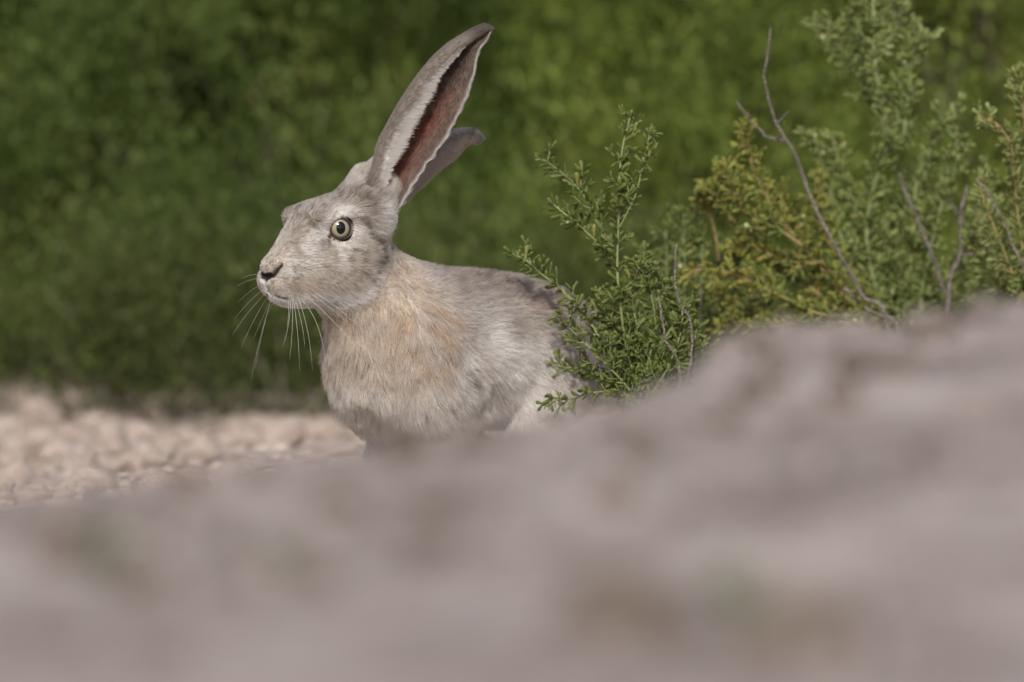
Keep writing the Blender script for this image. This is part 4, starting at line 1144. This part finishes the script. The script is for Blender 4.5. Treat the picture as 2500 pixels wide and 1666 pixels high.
rows = [  # kind, var, px, y, scale
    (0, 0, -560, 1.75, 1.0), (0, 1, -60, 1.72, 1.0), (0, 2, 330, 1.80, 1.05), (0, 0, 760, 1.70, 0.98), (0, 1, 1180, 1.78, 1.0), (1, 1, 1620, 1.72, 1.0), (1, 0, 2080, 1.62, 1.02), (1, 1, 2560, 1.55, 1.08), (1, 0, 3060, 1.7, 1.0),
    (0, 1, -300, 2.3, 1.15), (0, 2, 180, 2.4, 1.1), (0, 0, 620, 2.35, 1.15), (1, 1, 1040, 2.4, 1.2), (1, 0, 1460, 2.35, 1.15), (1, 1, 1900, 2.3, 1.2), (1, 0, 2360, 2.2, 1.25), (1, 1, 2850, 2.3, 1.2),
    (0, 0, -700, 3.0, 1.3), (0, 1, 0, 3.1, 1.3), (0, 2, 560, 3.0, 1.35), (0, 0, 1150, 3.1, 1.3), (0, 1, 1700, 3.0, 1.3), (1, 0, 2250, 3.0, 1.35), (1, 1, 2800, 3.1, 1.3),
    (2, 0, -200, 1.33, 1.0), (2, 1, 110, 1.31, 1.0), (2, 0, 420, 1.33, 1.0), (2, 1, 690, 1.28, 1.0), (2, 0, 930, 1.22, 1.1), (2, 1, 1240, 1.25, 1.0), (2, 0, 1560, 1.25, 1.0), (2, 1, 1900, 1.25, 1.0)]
FRONT = ['deep green shrub standing beyond the stony ground, outermost of the thicket\'s front row', 'deep green shrub at the back of the stony ground, second along the thicket\'s front row',
         'deep green shrub in the thicket ahead of the hare\'s nose', 'deep green shrub in the thicket right behind the hare\'s head and ears', 'deep green shrub in the thicket behind the hare\'s back',
         'yellow-green shrub in the thicket behind the slender plant', 'yellow-green shrub in the thicket behind the yellowing plant', 'brightest yellow-green shrub, behind the tall plant\'s tip', 'yellow-green shrub at the far end of the thicket, past the leaning plant']
LOW = ['low grey-green shrublet on the stones under the outermost thicket shrub', 'low grey-green shrublet at the thicket foot, beyond the widest stony patch', 'low grey-green shrublet at the thicket foot, below the hare\'s gaze',
       'low grey-green shrublet at the thicket foot, seen under the hare\'s whiskers', 'low grey-green shrublet just behind the hare\'s chest', 'low grey-green shrublet hidden behind the hare\'s flank', 'low grey-green shrublet behind the slender plant', 'low grey-green shrublet behind the yellowing plant']
nf = nl = 0
for i, (k, v, px, y, s_) in enumerate(rows):
    if k == 2: lab, grp = LOW[nl], 'low grey-green shrublets'; nl += 1
    elif y < 1.9: lab, grp = FRONT[nf], 'front row of the thicket'; nf += 1
    elif k == 0: lab, grp = 'deep green shrub showing through gaps from the rear of the thicket', 'deep green rear shrubs'
    else: lab, grp = 'yellow-green shrub showing through gaps from the rear of the thicket', 'yellow-green rear shrubs'
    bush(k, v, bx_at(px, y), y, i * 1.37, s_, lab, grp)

# ------------------------------------------------------------------ stones and small ground things
m_stone = mat_noise('pale_stone', (0.42, 0.335, 0.28), (0.60, 0.51, 0.45), 25, 0.9, 0.5, 120, 0.15, 5, (0.36, 0.28, 0.22), 12)
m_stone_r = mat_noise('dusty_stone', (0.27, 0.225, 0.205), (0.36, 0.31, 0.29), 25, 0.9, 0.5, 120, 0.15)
m_stone_d = mat_noise('brown_stone', (0.15, 0.12, 0.10), (0.23, 0.185, 0.155), 25, 0.9, 0.5, 120, 0.15)
def stone_mesh(seed, mat):
    bm = bmesh.new(); bmesh.ops.create_icosphere(bm, subdivisions=3, radius=1.0)
    r = np.random.default_rng(seed); cuts = nrm(r.normal(0, 1, (9, 3))); off_ = r.uniform(0.42, 0.85, 9)
    for v in bm.verts:
        c = np.array(v.co)
        for n_, o_ in zip(cuts, off_):
            d_ = c @ n_ - o_
            if d_ > 0: c = c - n_ * d_ * 0.85
        c = c * (0.85 + 0.32 * float(vnoise(c[None] + seed, 2.3)[0])); c[2] *= 0.8
        v.co = c
    me = bpy.data.meshes.new('stone'); bm.to_mesh(me); bm.free(); me.materials.append(mat)
    me.polygons.foreach_set('use_smooth', [True] * len(me.polygons))
    return me
stones = [stone_mesh(k, m_stone) for k in range(5)]; dstones = [stone_mesh(50 + k, m_stone_d) for k in range(2)]; rstones = [stone_mesh(70 + k, m_stone_r) for k in range(2)]
Rr = random.Random(5)
def put_stone(me, p, r, label, group):
    o = link_copy('stone', me); o.location = (p[0], p[1], p[2] + r * 0.22)
    o.rotation_euler = (Rr.uniform(-0.25, 0.25), Rr.uniform(-0.25, 0.25), Rr.uniform(0, 6.28)); q = Rr.uniform(0.75, 1.25)
    o.scale = (r * q, r / q, r * Rr.uniform(0.75, 1.1))
    tag(o, label, 'stone', group); return o
for k in range(290):
    y = Rr.uniform(0.25, 1.40); px = Rr.uniform(-150, 980)
    x = bx_at(px, y)
    if px > 700 and y < 0.5: continue
    put_stone(stones[k % 5], (x, y, float(ground_h(x, y))), Rr.uniform(0.004, 0.012) * (2.0 if k % 9 == 0 else 1) * (1.2 if k % 27 == 0 else 1), 'pale chalky stone on the open ground at the foot of the shrubs', 'pale stones before the shrubs')
for (px, py, r, dk_) in [(140, 1390, 0.020, 1), (560, 1500, 0.014, 0), (760, 1440, 0.012, 1), (1050, 1370, 0.016, 1), (1490, 1560, 0.030, 1), (1640, 1580, 0.022, 1), (1960, 1600, 0.028, 1), (2330, 1620, 0.020, 0), (2210, 1500, 0.013, 0), (900, 1580, 0.014, 0),
                         (330, 1290, 0.018, 0), (820, 1250, 0.014, 1), (1180, 1230, 0.013, 0), (1900, 930, 0.012, 1), (2120, 900, 0.012, 0), (2380, 1010, 0.016, 0), (1560, 1120, 0.014, 1), (1800, 1240, 0.012, 0), (120, 1560, 0.018, 0), (380, 1610, 0.015, 1)]:
    p = hit(px, py)
    put_stone((dstones if dk_ else rstones)[int(px) % 2], p, r, 'small brown stone lying on the dusty rise' if dk_ else 'small dust-coloured stone lying on the dusty rise', 'brown stones on the rise' if dk_ else 'dusty stones on the rise')
for k in range(46):
    px, py = Rr.uniform(-60, 2560), 0
    py = float(crest_py(px)) + Rr.uniform(-4, 330) if k % 3 else float(crest_py(px)) + Rr.uniform(4, 22)
    dk_ = Rr.random() < 0.45
    put_stone((dstones if dk_ else rstones)[k % 2], hit(px, py), Rr.uniform(0.007, 0.017), 'small brown stone lying on the dusty rise' if dk_ else 'small dust-coloured stone lying on the dusty rise', 'brown stones on the rise' if dk_ else 'dusty stones on the rise')
# gravel: uncountable crumbs of the same soil
gv, gt = [], []
bm = bmesh.new(); bmesh.ops.create_icosphere(bm, subdivisions=1, radius=1.0)
iv = np.array([v.co[:] for v in bm.verts]); it_ = np.array([[v.index for v in f.verts] for f in bm.faces]); bm.free()
ng = 14000
gx_ = rng.uniform(-1.3, 1.3, ng); gy_ = np.where(rng.random(ng) < 0.4, rng.uniform(-3.9, -0.8, ng), rng.uniform(-0.8, 1.6, ng))
gzz = ground_h(gx_, gy_); gr_ = rng.uniform(0.0015, 0.006, ng) * np.where(rng.random(ng) < 0.12, 1.7, 1)
GVs = (iv[None] * (1 + 0.25 * rng.normal(0, 1, (ng, len(iv), 1)).clip(-1, 1)) * (gr_[:, None, None] * np.array([1, 1, 0.7])) + np.stack([gx_, gy_, gzz + gr_ * 0.15], -1)[:, None]).reshape(-1, 3)
GTs = (it_[None] + (np.arange(ng) * len(iv))[:, None, None]).reshape(-1, 3)
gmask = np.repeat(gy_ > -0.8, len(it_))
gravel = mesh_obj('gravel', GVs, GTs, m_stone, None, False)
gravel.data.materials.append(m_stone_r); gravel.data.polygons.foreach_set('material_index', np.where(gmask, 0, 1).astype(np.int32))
gravel['kind'] = 'stuff'; gravel['label'] = 'loose crumbs of pale gravel scattered over the ground'; gravel['category'] = 'gravel'

def sprout(px, py, n, h, label, seed):
    R = random.Random(seed); p = hit(px, py); root = empty('seedling', tuple(p)); tag(root, label, 'seedling')
    me = bpy.data.meshes.new('leaf'); me.from_pydata((LV * np.array([2.0, 2.0, 1])).tolist(), [], LF); me.materials.append(m_sprout)
    me.polygons.foreach_set('use_smooth', [True] * len(LF))
    V, Fc = tube([(0, 0, -0.004), (0.001, 0, h * 0.5), (0, 0.001, h)], 0.0012, 0.0008, 6); mesh_obj('stem', V, Fc, m_stem_g, root)
    for k in range(n):
        an = 2.4 * k; zz = h * (0.25 + 0.75 * k / n); d = (math.cos(an), math.sin(an), 0.5); L = R.uniform(0.5, 0.8) * h
        o = link_copy('leaf', me, root); Rs = frame_from(d, 1.57) * L
        o.matrix_local = Matrix([[*Rs[0], 0], [*Rs[1], 0], [*Rs[2], zz], [0, 0, 0, 1]])
m_sprout = mat_noise('seedling_leaf', (0.07, 0.11, 0.04), (0.12, 0.16, 0.065), 60, 0.6)
sprout(270, 1425, 8, 0.019, 'tiny green seedling alone on the bare dust, beside a brown stone', 1)
sprout(1800, 1530, 8, 0.020, 'small green seedling between brown stones on the rise', 2)
sprout(700, 1420, 6, 0.013, 'very small dull seedling in the middle of the bare rise', 3)
